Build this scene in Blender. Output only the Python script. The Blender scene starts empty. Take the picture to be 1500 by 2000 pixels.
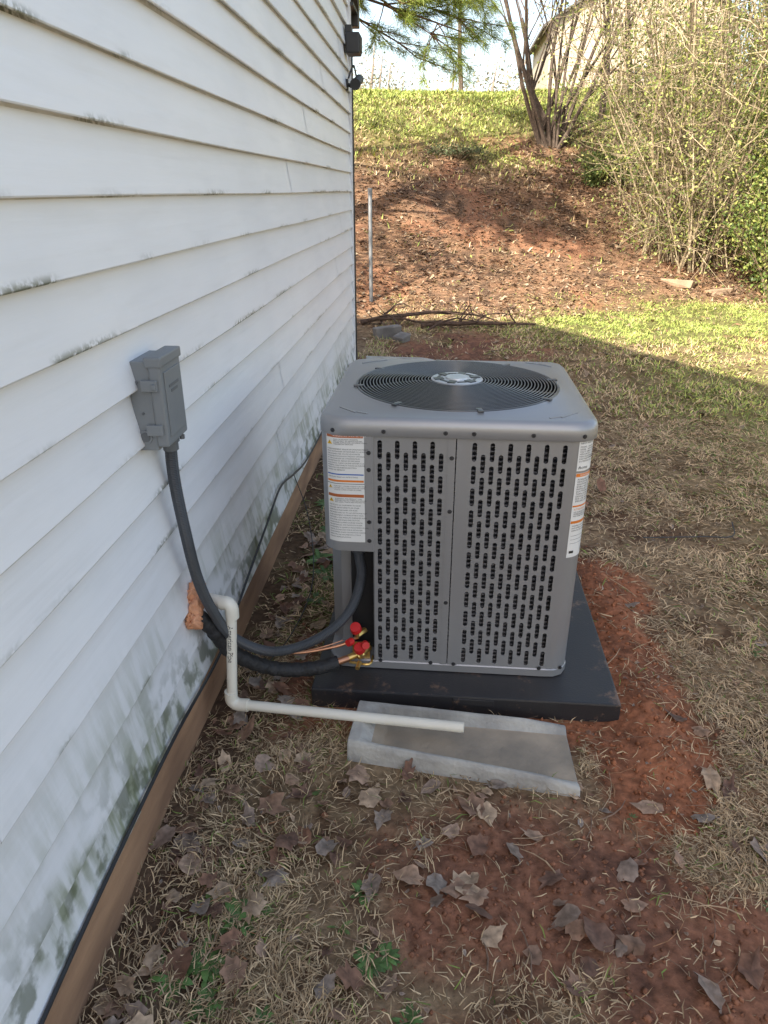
import bpy, math, random
import numpy as np
from mathutils import Vector, Matrix
random.seed(11); rng=np.random.default_rng(11)
scene=bpy.context.scene
PI=math.pi
# ------------------------------------------------------------------ helpers
def hash2(ix,iy,seed):
    h=(ix.astype(np.int64)*374761393+iy.astype(np.int64)*668265263+seed*1442695041)&0xffffffff
    h=((h^(h>>13))*1274126177)&0xffffffff
    h=h^(h>>16)
    return (h&0xffff)/65535.0
def vn(x,y,seed=0):
    x=np.asarray(x,float);y=np.asarray(y,float)
    ix=np.floor(x);iy=np.floor(y);fx=x-ix;fy=y-iy
    fx=fx*fx*(3-2*fx);fy=fy*fy*(3-2*fy)
    a=hash2(ix,iy,seed);b=hash2(ix+1,iy,seed);c=hash2(ix,iy+1,seed);d=hash2(ix+1,iy+1,seed)
    return (a*(1-fx)+b*fx)*(1-fy)+(c*(1-fx)+d*fx)*fy
def fbm(x,y,seed=0,o=4):
    r=0;a=.5;t=0
    for i in range(o):
        r=r+a*vn(x*2**i,y*2**i,seed+i*17);t+=a;a*=.5
    return r/t
def sstep(a,b,x):
    t=np.clip((x-a)/(b-a),0,1);return t*t*(3-2*t)
def nd(t,typ,**k):
    n=t.nodes.new(typ)
    for a,b in k.items(): setattr(n,a,b)
    return n
def newmat(name):
    m=bpy.data.materials.new(name);m.use_nodes=True
    t=m.node_tree;b=t.nodes['Principled BSDF'];return m,t,b
def setspec(b,v):
    if 'Specular IOR Level' in b.inputs:b.inputs['Specular IOR Level'].default_value=v
def pmat(name,c1,c2=None,scale=8,rough=.6,metal=0,bump=0,bscale=60,spec=.5,stretch=(1,1,1)):
    m,t,b=newmat(name)
    if c2 is None:c2=tuple(x*.82 for x in c1)
    co=nd(t,'ShaderNodeTexCoord');mp=nd(t,'ShaderNodeMapping');mp.inputs['Scale'].default_value=stretch
    t.links.new(co.outputs['Object'],mp.inputs['Vector'])
    n=nd(t,'ShaderNodeTexNoise');n.inputs['Scale'].default_value=scale;n.inputs['Detail'].default_value=6
    t.links.new(mp.outputs[0],n.inputs['Vector'])
    r=nd(t,'ShaderNodeValToRGB');r.color_ramp.elements[0].position=.35;r.color_ramp.elements[1].position=.65
    r.color_ramp.elements[0].color=(*c2,1);r.color_ramp.elements[1].color=(*c1,1)
    t.links.new(n.outputs['Fac'],r.inputs['Fac']);t.links.new(r.outputs['Color'],b.inputs['Base Color'])
    b.inputs['Roughness'].default_value=rough;b.inputs['Metallic'].default_value=metal;setspec(b,spec)
    if bump:
        n2=nd(t,'ShaderNodeTexNoise');n2.inputs['Scale'].default_value=bscale;n2.inputs['Detail'].default_value=5
        t.links.new(mp.outputs[0],n2.inputs['Vector'])
        bp=nd(t,'ShaderNodeBump');bp.inputs['Strength'].default_value=bump;bp.inputs['Distance'].default_value=.01
        t.links.new(n2.outputs['Fac'],bp.inputs['Height']);t.links.new(bp.outputs[0],b.inputs['Normal'])
    return m
def vcmat(name,rough=.8,nscale=30,lo=.75,hi=1.2,bump=0,spec=.2,transl=0,det=3):
    m,t,b=newmat(name)
    at=nd(t,'ShaderNodeAttribute');at.attribute_name='Col'
    n=nd(t,'ShaderNodeTexNoise');n.inputs['Scale'].default_value=nscale;n.inputs['Detail'].default_value=det
    co=nd(t,'ShaderNodeTexCoord');t.links.new(co.outputs['Object'],n.inputs['Vector'])
    mr=nd(t,'ShaderNodeMapRange');mr.inputs['From Min'].default_value=.3;mr.inputs['From Max'].default_value=.7
    mr.inputs['To Min'].default_value=lo;mr.inputs['To Max'].default_value=hi
    t.links.new(n.outputs['Fac'],mr.inputs['Value'])
    vm=nd(t,'ShaderNodeVectorMath',operation='SCALE')
    t.links.new(at.outputs['Color'],vm.inputs[0]);t.links.new(mr.outputs[0],vm.inputs['Scale'])
    t.links.new(vm.outputs[0],b.inputs['Base Color'])
    b.inputs['Roughness'].default_value=rough;setspec(b,spec)
    if bump:
        bp=nd(t,'ShaderNodeBump');bp.inputs['Strength'].default_value=bump;bp.inputs['Distance'].default_value=.01
        t.links.new(n.outputs['Fac'],bp.inputs['Height']);t.links.new(bp.outputs[0],b.inputs['Normal'])
    if transl:
        tr=nd(t,'ShaderNodeBsdfTranslucent');mx=nd(t,'ShaderNodeMixShader');mx.inputs[0].default_value=transl
        t.links.new(vm.outputs[0],tr.inputs['Color'])
        out=[q for q in t.nodes if q.type=='OUTPUT_MATERIAL'][0]
        t.links.new(b.outputs[0],mx.inputs[1]);t.links.new(tr.outputs[0],mx.inputs[2]);t.links.new(mx.outputs[0],out.inputs['Surface'])
    return m
def empty(name,loc):
    e=bpy.data.objects.new(name,None);e.location=loc;e.empty_display_size=.2
    scene.collection.objects.link(e);return e
def attach(o,parent):
    if parent is not None:
        o.parent=parent;o.matrix_parent_inverse=Matrix.Translation(parent.location).inverted()
def fast(name,V,quads=None,tris=None,col=None,mat=None,parent=None,smooth=False):
    me=bpy.data.meshes.new(name)
    V=np.asarray(V,np.float32)
    q=np.zeros((0,4),np.int32) if quads is None else np.asarray(quads,np.int32)
    r=np.zeros((0,3),np.int32) if tris is None else np.asarray(tris,np.int32)
    me.vertices.add(len(V));me.vertices.foreach_set('co',V.ravel())
    nl=q.size+r.size
    me.loops.add(nl);me.loops.foreach_set('vertex_index',np.concatenate([q.ravel(),r.ravel()]))
    me.polygons.add(len(q)+len(r))
    ls=np.concatenate([np.arange(len(q))*4,q.size+np.arange(len(r))*3]).astype(np.int32)
    me.polygons.foreach_set('loop_start',ls)
    if smooth: me.polygons.foreach_set('use_smooth',np.ones(len(q)+len(r),bool))
    me.update(calc_edges=True);me.validate()
    if col is not None:
        a=me.color_attributes.new('Col','FLOAT_COLOR','POINT')
        c=np.ones((len(V),4),np.float32);c[:,:3]=col
        a.data.foreach_set('color',c.ravel())
    if mat:me.materials.append(mat)
    o=bpy.data.objects.new(name,me);scene.collection.objects.link(o);attach(o,parent);return o
class MB:
    def __init__(s):s.v=[];s.f=[];s.m=[];s.c=[]
    def add(s,vs,fs,mi=0,col=(1,1,1)):
        b=len(s.v);s.v.extend([tuple(v) for v in vs]);s.c.extend([col]*len(vs))
        for f in fs:s.f.append([b+i for i in f]);s.m.append(mi)
    def tube(s,pts,rad,n=8,mi=0,col=(1,1,1),cap=True):
        pts=[Vector(p) for p in pts]
        if not hasattr(rad,'__len__'):rad=[rad]*len(pts)
        T=(pts[1]-pts[0]).normalized()
        A=T.cross(Vector((0,0,1)))
        if A.length<.05:A=T.cross(Vector((1,0,0)))
        A.normalize();vs=[]
        for i,p in enumerate(pts):
            if i==0:t=pts[1]-pts[0]
            elif i==len(pts)-1:t=pts[i]-pts[i-1]
            else:t=pts[i+1]-pts[i-1]
            if t.length<1e-9:t=T
            t=t.normalized();A=(A-t*A.dot(t));A.normalize();B=t.cross(A)
            for k in range(n):
                a=2*PI*k/n;vs.append(p+(A*math.cos(a)+B*math.sin(a))*rad[i])
        fs=[]
        for i in range(len(pts)-1):
            for k in range(n):
                k2=(k+1)%n;fs.append((i*n+k,i*n+k2,(i+1)*n+k2,(i+1)*n+k))
        if cap:
            fs.append(tuple(range(n))[::-1]);fs.append(tuple((len(pts)-1)*n+k for k in range(n)))
        s.add(vs,fs,mi,col)
    def box(s,lo,hi,mi=0,col=(1,1,1),M=None,bev=0):
        x0,y0,z0=lo;x1,y1,z1=hi
        if bev==0:
            vs=[(x0,y0,z0),(x1,y0,z0),(x1,y1,z0),(x0,y1,z0),(x0,y0,z1),(x1,y0,z1),(x1,y1,z1),(x0,y1,z1)]
            fs=[(0,3,2,1),(4,5,6,7),(0,1,5,4),(1,2,6,5),(2,3,7,6),(3,0,4,7)]
        else:
            import bmesh
            bm=bmesh.new();r=bmesh.ops.create_cube(bm,size=1)
            for v in bm.verts:
                v.co=Vector(((v.co.x+.5)*(x1-x0)+x0,(v.co.y+.5)*(y1-y0)+y0,(v.co.z+.5)*(z1-z0)+z0))
            bmesh.ops.bevel(bm,geom=bm.edges[:],offset=bev,segments=2,affect='EDGES',profile=.6)
            bm.verts.index_update()
            vs=[v.co.copy() for v in bm.verts];fs=[tuple(v.index for v in f.verts) for f in bm.faces];bm.free()
        if M is not None: vs=[M(*v) for v in vs]
        s.add(vs,fs,mi,col)
    def build(s,name,mats,parent=None,smooth=False,colors=False):
        me=bpy.data.meshes.new(name);me.from_pydata(s.v,[],s.f)
        for m in mats:me.materials.append(m)
        me.polygons.foreach_set('material_index',s.m)
        if smooth: me.polygons.foreach_set('use_smooth',[True]*len(s.f))
        if colors:
            a=me.color_attributes.new('Col','FLOAT_COLOR','POINT')
            c=np.ones((len(s.v),4),np.float32);c[:,:3]=np.array(s.c);a.data.foreach_set('color',c.ravel())
        me.update()
        o=bpy.data.objects.new(name,me);scene.collection.objects.link(o);attach(o,parent)
        if smooth:
            try:
                md=o.modifiers.new('es','EDGE_SPLIT');md.split_angle=math.radians(40)
            except Exception:pass
        return o
def cr(pts,n=10):
    P=[Vector(p) for p in pts];P=[P[0]*2-P[1]]+P+[P[-1]*2-P[-2]];out=[]
    for i in range(1,len(P)-2):
        a,b,c,d=P[i-1],P[i],P[i+1],P[i+2]
        for k in range(n):
            t=k/n
            out.append(.5*((2*b)+(c-a)*t+(2*a-5*b+4*c-d)*t*t+(3*b-a-3*c+d)*t**3))
    out.append(P[-2]);return out
def resample(pts,step):
    L=[0]
    for i in range(1,len(pts)):L.append(L[-1]+(pts[i]-pts[i-1]).length)
    n=int(L[-1]/step);out=[];j=0
    for k in range(n+1):
        d=k*L[-1]/n
        while j<len(L)-2 and L[j+1]<d:j+=1
        t=(d-L[j])/max(L[j+1]-L[j],1e-9);out.append(pts[j].lerp(pts[j+1],t))
    return out
def textmesh(txt,size,align='LEFT',spacing=1.0):
    cu=bpy.data.curves.new('t','FONT');cu.body=txt;cu.size=size;cu.align_x=align;cu.resolution_u=2;cu.space_line=spacing
    o=bpy.data.objects.new('t',cu);scene.collection.objects.link(o)
    bpy.context.view_layer.update()
    dg=bpy.context.evaluated_depsgraph_get()
    me=bpy.data.meshes.new_from_object(o.evaluated_get(dg))
    vs=[v.co.copy() for v in me.vertices];fs=[tuple(p.vertices) for p in me.polygons]
    bpy.data.objects.remove(o);bpy.data.curves.remove(cu);bpy.data.meshes.remove(me)
    return vs,fs

# ------------------------------------------------------------------ terrain
def H(x,y):
    x=np.asarray(x,float);y=np.asarray(y,float)
    y0=8.3+.4*np.clip(x,-2,7)
    t=np.maximum(y-y0,0)
    r=np.where(t<2,.09*t*t,.36*(t-1))
    r=r+ (fbm(x*.5,y*.5,3)-.5)*.35*sstep(0,3,t)
    cap=3.80+.02*(y-20)+.2*(fbm(x*.2,y*.2,9)-.5)+.12*np.clip(x-1,0,4)
    k=2.5
    z=-np.log(np.exp(-k*np.clip(r,-5,40))+np.exp(-k*cap))/k
    z=z+np.log(1+np.exp(-k*cap))/k
    near=1-sstep(14,20,y)
    flat=np.exp(-(np.maximum(np.abs(x-.1)-.45,0)**2+np.maximum(np.abs(y-2.05)-.55,0)**2)/.02)
    z=z+((fbm(x*2.2,y*2.2,21)-.5)*.05+(fbm(x*9,y*9,5)-.5)*.018)*(1-flat)*near
    z=z+.040*np.exp(-((x-.64)/.08)**2)*sstep(1.45,1.6,y)*(1-sstep(2.5,2.8,y))*(.4+1.2*fbm(x*8,y*8,31))
    return z
def claymasks(x,y):
    n=fbm(x*4,y*4,41);n2=fbm(x*14,y*14,43)
    g=1.35*np.exp(-(((x-.22)/.48)**2+((y-1.15)/.26)**2))
    g=np.maximum(g,1.3*np.exp(-(((x-.80)/.52)**2+((y-.95)/.26)**2)))
    g=np.maximum(g,1.1*np.exp(-(((x-.15)/.55)**2+((y-.74)/.13)**2)))
    g2=1.6*np.exp(-(((x-.62)/.20)**2))*sstep(1.15,1.45,y)*(1-sstep(2.5,3.0,y))
    g2=np.maximum(g2,1.2*np.exp(-(((x-.1)/.7)**2+((y-1.66)/.11)**2)))
    g=np.maximum(g,1.0*np.exp(-(((x+.42)/.1)**2+((y-1.8)/.5)**2)))
    g=np.maximum(g,.9*np.exp(-(((x-3.6)/.8)**2+((y-7.8)/.5)**2)))
    g=np.maximum(g,.9*np.exp(-(((x-.2)/1.2)**2+((y-7.0)/1.5)**2)))
    f=lambda q:np.clip(sstep(.36,.95,q*(.35+1.25*n)*(.6+.8*n2)),0,1)
    return f(g),f(g2)
def clay(x,y):
    a,b=claymasks(x,y);return np.maximum(a,b)
def hillmask(x,y):
    y0=8.6+.4*np.clip(x,-2,7)
    return sstep(-.5,1.2,y-y0+(fbm(x*1.5,y*1.5,51)-.5)*2)*(1-sstep(12.6,17.0,y-.35*np.clip(x,-2,3)+(fbm(x*.8,y*.8,52)-.5)*8))
def greenmask(x,y):
    g=1.3*np.exp(-(((x-2.6)/1.9)**2+((y-8.9)/1.9)**2))
    g=np.maximum(g,.5*sstep(.8,2,x)*(1-sstep(9,11,y)))
    g=np.maximum(g,1.0*sstep(13,17,y+(fbm(x,y,53)-.5)*4))
    g=np.maximum(g,.55*np.exp(-(((x+.42)/.25)**2+((y-2.9)/1.1)**2)))
    return np.clip(g*(.3+1.4*fbm(x*1.3,y*1.3,61)),0,1)
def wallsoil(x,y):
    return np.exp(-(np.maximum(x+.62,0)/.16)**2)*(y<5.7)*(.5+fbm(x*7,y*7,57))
def grid_axis(parts):
    out=[]
    for a,b,s in parts:
        out.append(np.arange(a,b-1e-6,s))
    out.append([parts[-1][1]]);return np.concatenate(out)
gx=grid_axis([(-90,-12,6),(-12,-1,.5),(-1,2.2,.02),(2.2,6,.08),(6,14,.4),(14,90,6)])
gy=grid_axis([(-40,-4,4),(-4,.3,.2),(.3,4.5,.02),(4.5,12,.06),(12,24,.15),(24,40,1),(40,240,8)])
X,Y=np.meshgrid(gx,gy);Z=H(X,Y)
V=np.stack([X.ravel(),Y.ravel(),Z.ravel()],1)
nx,ny=len(gx),len(gy);i=np.arange(nx*ny).reshape(ny,nx)
Q=np.stack([i[:-1,:-1].ravel(),i[:-1,1:].ravel(),i[1:,1:].ravel(),i[1:,:-1].ravel()],1)
xr,yr=V[:,0],V[:,1]
Ca,Cb=claymasks(xr,yr);Ca=Ca[:,None];Cb=Cb[:,None];HM=hillmask(xr,yr)[:,None];G=greenmask(xr,yr)[:,None]
n1=fbm(xr*6,yr*6,71)[:,None];n3=fbm(xr*30,yr*30,73)[:,None];n0=fbm(xr*1.1,yr*1.1,75)[:,None]
straw=np.array([.25,.175,.105]);soil=np.array([.115,.066,.04]);cl=np.array([.31,.125,.065]);cl2=np.array([.19,.082,.047])
br1=np.array([.24,.112,.068]);br2=np.array([.13,.066,.045])
gr=np.array([.12,.14,.04]);lit=np.array([.22,.13,.08]);lit2=np.array([.11,.07,.047])
col=soil+(straw-soil)*sstep(.35,.62,n1*.5+n3*.5)
col=col+(gr-col)*G*.7
lc=lit2+(lit-lit2)*sstep(.35,.6,n1)
lc=lc+(np.array([.29,.14,.08])-lc)*sstep(.60,.70,n0)*.6
col=col+(lc-col)*HM
mm=sstep(.35,.6,n3*.5+n1*.5)
col=col+((br2+(br1-br2)*mm)-col)*Ca
col=col+((cl2+(cl-cl2)*mm)-col)*Cb
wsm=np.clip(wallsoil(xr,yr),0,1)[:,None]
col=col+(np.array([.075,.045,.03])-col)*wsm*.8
m_ground=vcmat('ground_soil',rough=.95,nscale=45,lo=.6,hi=1.3,bump=.9,spec=.1,det=6)
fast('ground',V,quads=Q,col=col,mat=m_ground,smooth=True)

# wall frame
WO=Vector((-.650,0,0));WU=Vector((-.018,1,0)).normalized();WN=Vector((1,.018,0)).normalized()
def W(y,z,d): 
    p=WO+WU*y+WN*d;return Vector((p.x,p.y,z))
def wallx(y):return -.650-.018*np.asarray(y)

def blocked(x,y):
    b=(x<wallx(y)+.015)&(y<6.1)
    b|=(x>-.37)&(x<.555)&(y>1.695)&(y<2.62)
    b|=(x>-.24)&(x<.40)&(y>1.45)&(y<1.68)
    return b
def blades(name,n,x0,x1,y0,y1,L,Wd,lean,pal,dens=None,parent=None,up=0):
    x=rng.uniform(x0,x1,n);y=rng.uniform(y0,y1,n)
    k=~blocked(x,y)
    if dens is not None:k&=rng.random(n)<dens(x,y)
    x=x[k];y=y[k];n=len(x);z=H(x,y)
    L=rng.uniform(L[0],L[1],n);w=rng.uniform(Wd[0],Wd[1],n)/2
    ph=fbm(x*5,y*5,81)*14+rng.normal(0,1.1,n);le=np.radians(rng.uniform(lean[0],lean[1],n))
    d=np.stack([np.cos(ph)*np.sin(le),np.sin(ph)*np.sin(le),np.cos(le)],1)
    ph2=ph+rng.normal(0,.5,n);le2=np.minimum(le+np.radians(rng.uniform(0,30,n)),np.radians(97))
    d2=np.stack([np.cos(ph2)*np.sin(le2),np.sin(ph2)*np.sin(le2),np.cos(le2)],1)
    p=np.stack([x,y,z+rng.uniform(-.002,.012,n)],1);s=np.stack([-np.sin(ph),np.cos(ph),rng.normal(0,.4,n)],1)*w[:,None]
    mid=p+d*L[:,None]*.5;tip=mid+d2*L[:,None]*.5
    V=np.stack([p-s*.8,p+s*.8,mid+s,mid-s,tip],1).reshape(-1,3)
    b=np.arange(n)*5
    q=np.stack([b,b+1,b+2,b+3],1);t=np.stack([b+3,b+2,b+4],1)
    c=pal(x,y,n)*rng.uniform(.6,1.3,(n,1))
    c=np.repeat(c,5,0)
    return fast(name,V,quads=q,tris=t,col=c,mat=m_blade,parent=parent)
m_blade=vcmat('grass_blade',rough=.7,nscale=12,lo=.85,hi=1.15,spec=.25)
S1=np.array([.58,.44,.27]);S2=np.array([.32,.22,.125]);GR=np.array([.15,.23,.05]);YG=np.array([.42,.44,.12])
def pal_near(x,y,n):
    r=rng.random((n,1));c=S1*r+S2*(1-r)
    g=(rng.random(n)<(.05+.5*greenmask(x,y)))[:,None];return np.where(g,GR*.8+YG*.3*rng.random((n,1)),c)
def pal_mid(x,y,n):
    r=rng.random((n,1));c=S1*r+S2*(1-r);g=(rng.random(n)<.2+.75*greenmask(x,y))[:,None]
    rr=rng.random((n,1));return np.where(g,GR*rr+YG*(1-rr),c)
grass=empty('grass',(1,3,0))
dn=lambda x,y:np.clip((1-.95*clay(x,y))*(1-.75*np.clip(wallsoil(x,y),0,1))*(.22+1.5*sstep(.36,.66,fbm(x*3,y*3,91))),0,1)
blades('grass_near',110000,-.66,1.9,.45,2.1,(.015,.045),(.0014,.0028),(50,90),pal_near,dn,grass)
blades('grass_middle',105000,-.75,3.0,2.1,4.8,(.02,.055),(.0022,.004),(50,88),pal_near,dn,grass)
blades('grass_lawn',115000,-.8,6.5,4.8,11.5,(.03,.07),(.004,.008),(30,82),pal_mid,lambda x,y:dn(x,y)*(1-hillmask(x,y)*.95),grass)
blades('grass_hilltop',65000,-3,8,11.0,23,(.05,.13),(.010,.022),(20,80),pal_mid,lambda x,y:(1-hillmask(x,y))*.85+.10*sstep(.45,.6,fbm(x*.7,y*.7,99)),grass)
blades('pine_straw',70000,-3,7,7.5,18,(.08,.18),(.003,.007),(70,92),lambda x,y,n:np.array([.34,.21,.12])*rng.uniform(.5,1.2,(n,1))+np.array([.06,.05,.03])*rng.random((n,1)),lambda x,y:np.clip(hillmask(x,y)+.05,0,1)*(.25+.75*sstep(.35,.6,fbm(x*.9+5,y*.9,95))),grass)

# ------------------------------------------------------------------ fallen leaves
m_leaf=vcmat('dead_leaf',rough=.7,nscale=70,lo=.65,hi=1.25,spec=.3)
def leaflitter(name,x,y,size,cols,tilt=.5,lift=.004,parent=None,K=12,curl=1.0):
    n=len(x)
    ang=np.linspace(0,2*PI,K,endpoint=False)[None,:]+rng.normal(0,.10,(n,K))
    base_sh=1+.16*np.cos(ang)
    zig=np.where(np.arange(K)%2==0,1.0,-1.0)[None,:]*rng.uniform(.02,.15,(n,1))
    lobes=base_sh+zig+rng.normal(0,.10,(n,K));lobes[:,0]+=.35;lobes[:,1]-=.12;lobes[:,-1]-=.12
    r=lobes*size[:,None]*.5
    lx=np.cos(ang)*r;ly=np.sin(ang)*r*rng.uniform(.5,.9,(n,1))
    cu=rng.uniform(-6,10,(n,1))*curl/ (size[:,None]/.06);cv=rng.uniform(2,20,(n,1))*curl/(size[:,None]/.06)
    lz=cu*lx**2+cv*ly**2+rng.normal(0,.05,(n,K))*size[:,None]
    P=np.stack([lx,ly,lz],2);P=np.concatenate([P,np.zeros((n,1,3))],1)
    a=rng.uniform(0,2*PI,n);tx=rng.normal(0,tilt*.5,n);ty=rng.normal(0,tilt*.5,n)
    fl=np.where(rng.random(n)<.35,-1.0,1.0)
    P[:,:,2]*=fl[:,None]
    ca,sa=np.cos(a)[:,None],np.sin(a)[:,None]
    X2=P[:,:,0]*ca-P[:,:,1]*sa;Y2=P[:,:,0]*sa+P[:,:,1]*ca;Z2=P[:,:,2]+X2*tx[:,None]+Y2*ty[:,None]
    base=H(x,y)[:,None]
    zz=base+lift+Z2-Z2.min(1,keepdims=True)*.75
    V=np.stack([X2+x[:,None],Y2+y[:,None],zz],2).reshape(-1,3)
    b=np.arange(n)[:,None]*(K+1);k=np.arange(K)[None,:];k2=(k+1)%K
    t=np.stack([b+k,b+k2,b+K+0*k],2).reshape(-1,3)
    c=np.repeat(cols[:,None,:],K+1,1)*rng.uniform(.8,1.2,(n,K+1,1));c[:,K]*=.65
    return fast(name,V,tris=t,col=c.reshape(-1,3),mat=m_leaf,parent=parent)
LC=np.array([[.27,.165,.11],[.36,.24,.165],[.17,.095,.065],[.42,.30,.20],[.27,.20,.155],[.21,.11,.07],[.31,.25,.205]])
leaves=empty('fallen_leaves',(0,1,0))
xx=np.concatenate([rng.uniform(-.65,1.2,95),-.60+np.abs(rng.normal(0,.12,150)),rng.uniform(-.5,.45,40),rng.uniform(-.6,3,150)])
yy=np.concatenate([rng.uniform(.55,1.5,95),rng.uniform(.6,3.0,150),rng.uniform(.85,1.45,40),rng.uniform(1.3,5,150)])
k=~blocked(xx,yy);xx=xx[k];yy=yy[k]
sz=rng.uniform(.026,.070,len(xx))
leaflitter('near_leaves',xx,yy,sz,LC[rng.integers(0,7,len(xx))]*rng.uniform(.8,1.15,(len(xx),1)),tilt=.5,parent=leaves,K=14)
n=2600;xx=rng.uniform(-.65,2.2,n);yy=rng.uniform(.5,4.2,n);k=~blocked(xx,yy);xx=xx[k];yy=yy[k];n=len(xx)
leaflitter('leaf_crumbs',xx,yy,rng.uniform(.004,.016,n),LC[rng.integers(0,7,n)]*rng.uniform(.7,1.3,(n,1)),tilt=.9,parent=leaves,K=6)
n=48000
xx=rng.uniform(-3,8,n);yy=rng.uniform(6,19,n)
k=(rng.random(n)<np.maximum(hillmask(xx,yy)*(.5+.8*sstep(.4,.6,fbm(xx*.8,yy*.8,97))),.06))&~blocked(xx,yy);xx=xx[k];yy=yy[k];n=len(xx)
HC=np.array([[.28,.18,.11],[.21,.135,.085],[.35,.25,.165],[.15,.095,.065],[.29,.165,.095],[.41,.32,.22]])
leaflitter('hill_leaves',xx,yy,rng.uniform(.025,.065,n),HC[rng.integers(0,6,n)]*rng.uniform(.7,1.1,(n,1)),tilt=.6,parent=leaves,K=6)

# clods + twigs
n=14000
x=rng.uniform(-.6,1.6,n);y=rng.uniform(.6,3,n);k=(rng.random(n)<clay(x,y)+.02)&~blocked(x,y);x=x[k];y=y[k];n=len(x)
s=rng.uniform(.0015,.010,n)*rng.random(n)+.001
o=np.array([[1,0,0],[0,1,0],[-1,0,0],[0,-1,0],[0,0,1],[0,0,-1]],float)
P=o[None]*s[:,None,None]*rng.uniform(.6,1.3,(n,6,1));P[:,:,0]+=x[:,None];P[:,:,1]+=y[:,None];P[:,:,2]+=(H(x,y)+s*.3)[:,None]
t=np.array([[0,1,4],[1,2,4],[2,3,4],[3,0,4],[1,0,5],[2,1,5],[3,2,5],[0,3,5]])
T=(np.arange(n)[:,None,None]*6+t[None]).reshape(-1,3)
_,cb=claymasks(x,y)
cc=br1*1.1+(cl*1.05-br1*1.1)*cb[:,None]
cc=np.repeat(cc*rng.uniform(.7,1.2,(n,1)),6,0)
fast('clay_clods',P.reshape(-1,3),tris=T,col=cc,mat=m_ground)
mb=MB()
for i in range(320):
    x=random.uniform(-.6,1.5);y=random.uniform(.6,2.6)
    if blocked(np.array([x]),np.array([y]))[0]:continue
    a=random.uniform(0,PI);L=random.uniform(.05,.16)
    pts=[]
    for j in range(4):
        t=j/3-.5;px=x+math.cos(a+t*.4)*L*t;py=y+math.sin(a+t*.4)*L*t
        pts.append((px,py,float(H(px,py))+.008+.004*random.random()))
    r=random.choice([.0007,.0009,.0012,.002]);c=random.choice([(.28,.14,.07),(.2,.13,.09),(.38,.27,.17)])
    mb.tube(pts,[r,r,r*.8,r*.4],4,0,c)
mb.build('fallen_twigs',[m_leaf],colors=True)

# weeds
m_weed=vcmat('weed_green',rough=.5,nscale=40,lo=.8,hi=1.2,spec=.4)
def weed(mb,x,y,R,n=22,c=(.075,.14,.035)):
    z=float(H(x,y))
    for i in range(n):
        a=random.uniform(0,2*PI);L=R*random.uniform(.5,1.1);w=L*random.uniform(.10,.18);e=random.uniform(.15,.8)
        d=Vector((math.cos(a),math.sin(a),0));s=Vector((-d.y,d.x,0))
        p=Vector((x,y,z+.003))+d*.004;pts=[]
        for j in range(5):
            t=j/4;c0=p+d*(L*t)+Vector((0,0,L*e*(t-t*t*.75)));ww=w*[.25,.8,1,.75,.05][j]*(1+.25*(j%2))
            pts+= [c0-s*ww,c0+s*ww]
        g=random.uniform(.6,1.4)
        mb.add(pts,[(2*j,2*j+1,2*j+3,2*j+2) for j in range(4)],0,(c[0]*g,c[1]*g,c[2]*g))
mb=MB()
for (x,y,R) in [(-.40,1.0,.05),(-.37,1.03,.04),(-.45,.92,.055),(-.50,.87,.05),(-.43,.90,.04),(-.11,.93,.040),(-.08,.95,.030),(-.14,1.09,.030),(-.47,1.03,.03),(-.03,.83,.030),(-.42,.83,.04),(-.3,.80,.030),
                (-.45,2.5,.07),(-.50,2.62,.07),(-.42,2.75,.06),(-.5,2.9,.06),(-.55,3.2,.07),(-.46,2.3,.05),(-.52,3.6,.06)]:
    weed(mb,x,y,R,26)
for i in range(60):
    x=random.uniform(-.5,2.5);y=random.uniform(.7,5)
    if not blocked(np.array([x]),np.array([y]))[0]: weed(mb,x,y,random.uniform(.012,.028),8,(.10,.15,.04))
mb.build('weed_plants',[m_weed],colors=True)

# ------------------------------------------------------------------ house
m_sid,t,b=newmat('white_siding')
co=nd(t,'ShaderNodeTexCoord');sx=nd(t,'ShaderNodeSeparateXYZ');t.links.new(co.outputs['Object'],sx.inputs[0])
def math_(op,a,bb=None,c=None):
    n=nd(t,'ShaderNodeMath',operation=op)
    for i,v in enumerate((a,bb,c)):
        if v is None:continue
        if isinstance(v,(int,float)):n.inputs[i].default_value=v
        else:t.links.new(v,n.inputs[i])
    return n.outputs[0]
def noise_(scale,detail=5,st=(1,1,1)):
    mp=nd(t,'ShaderNodeMapping');mp.inputs['Scale'].default_value=st;t.links.new(co.outputs['Object'],mp.inputs[0])
    n=nd(t,'ShaderNodeTexNoise');n.inputs['Scale'].default_value=scale;n.inputs['Detail'].default_value=detail
    t.links.new(mp.outputs[0],n.inputs['Vector']);return n.outputs['Fac']
def mr_(v,a,bb,c=0,d=1):
    n=nd(t,'ShaderNodeMapRange',interpolation_type='SMOOTHSTEP');n.inputs[1].default_value=a;n.inputs[2].default_value=bb
    n.inputs[3].default_value=c;n.inputs[4].default_value=d;t.links.new(v,n.inputs[0]);return n.outputs[0]
def mixc(f,a,bb):
    n=nd(t,'ShaderNodeMix',data_type='RGBA')
    t.links.new(f,n.inputs[0])
    for i,v in ((6,a),(7,bb)):
        if isinstance(v,tuple):n.inputs[i].default_value=(*v,1)
        else:t.links.new(v,n.inputs[i])
    return n.outputs[2]
zz=sx.outputs['Z'];yyv=sx.outputs['Y']
fr=math_('DIVIDE',math_('MODULO',math_('SUBTRACT',math_('ADD',zz,1.27*2),.146),.127),.127)
low=math_('MULTIPLY',mr_(zz,.62,.18),mr_(noise_(3.2,6,(1,.7,1.6)),.36,.58))
streak=mr_(noise_(11,6,(1,3,.5)),.38,.62)
low=math_('MULTIPLY',low,math_('ADD',math_('MULTIPLY',streak,.75),.25))
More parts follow.
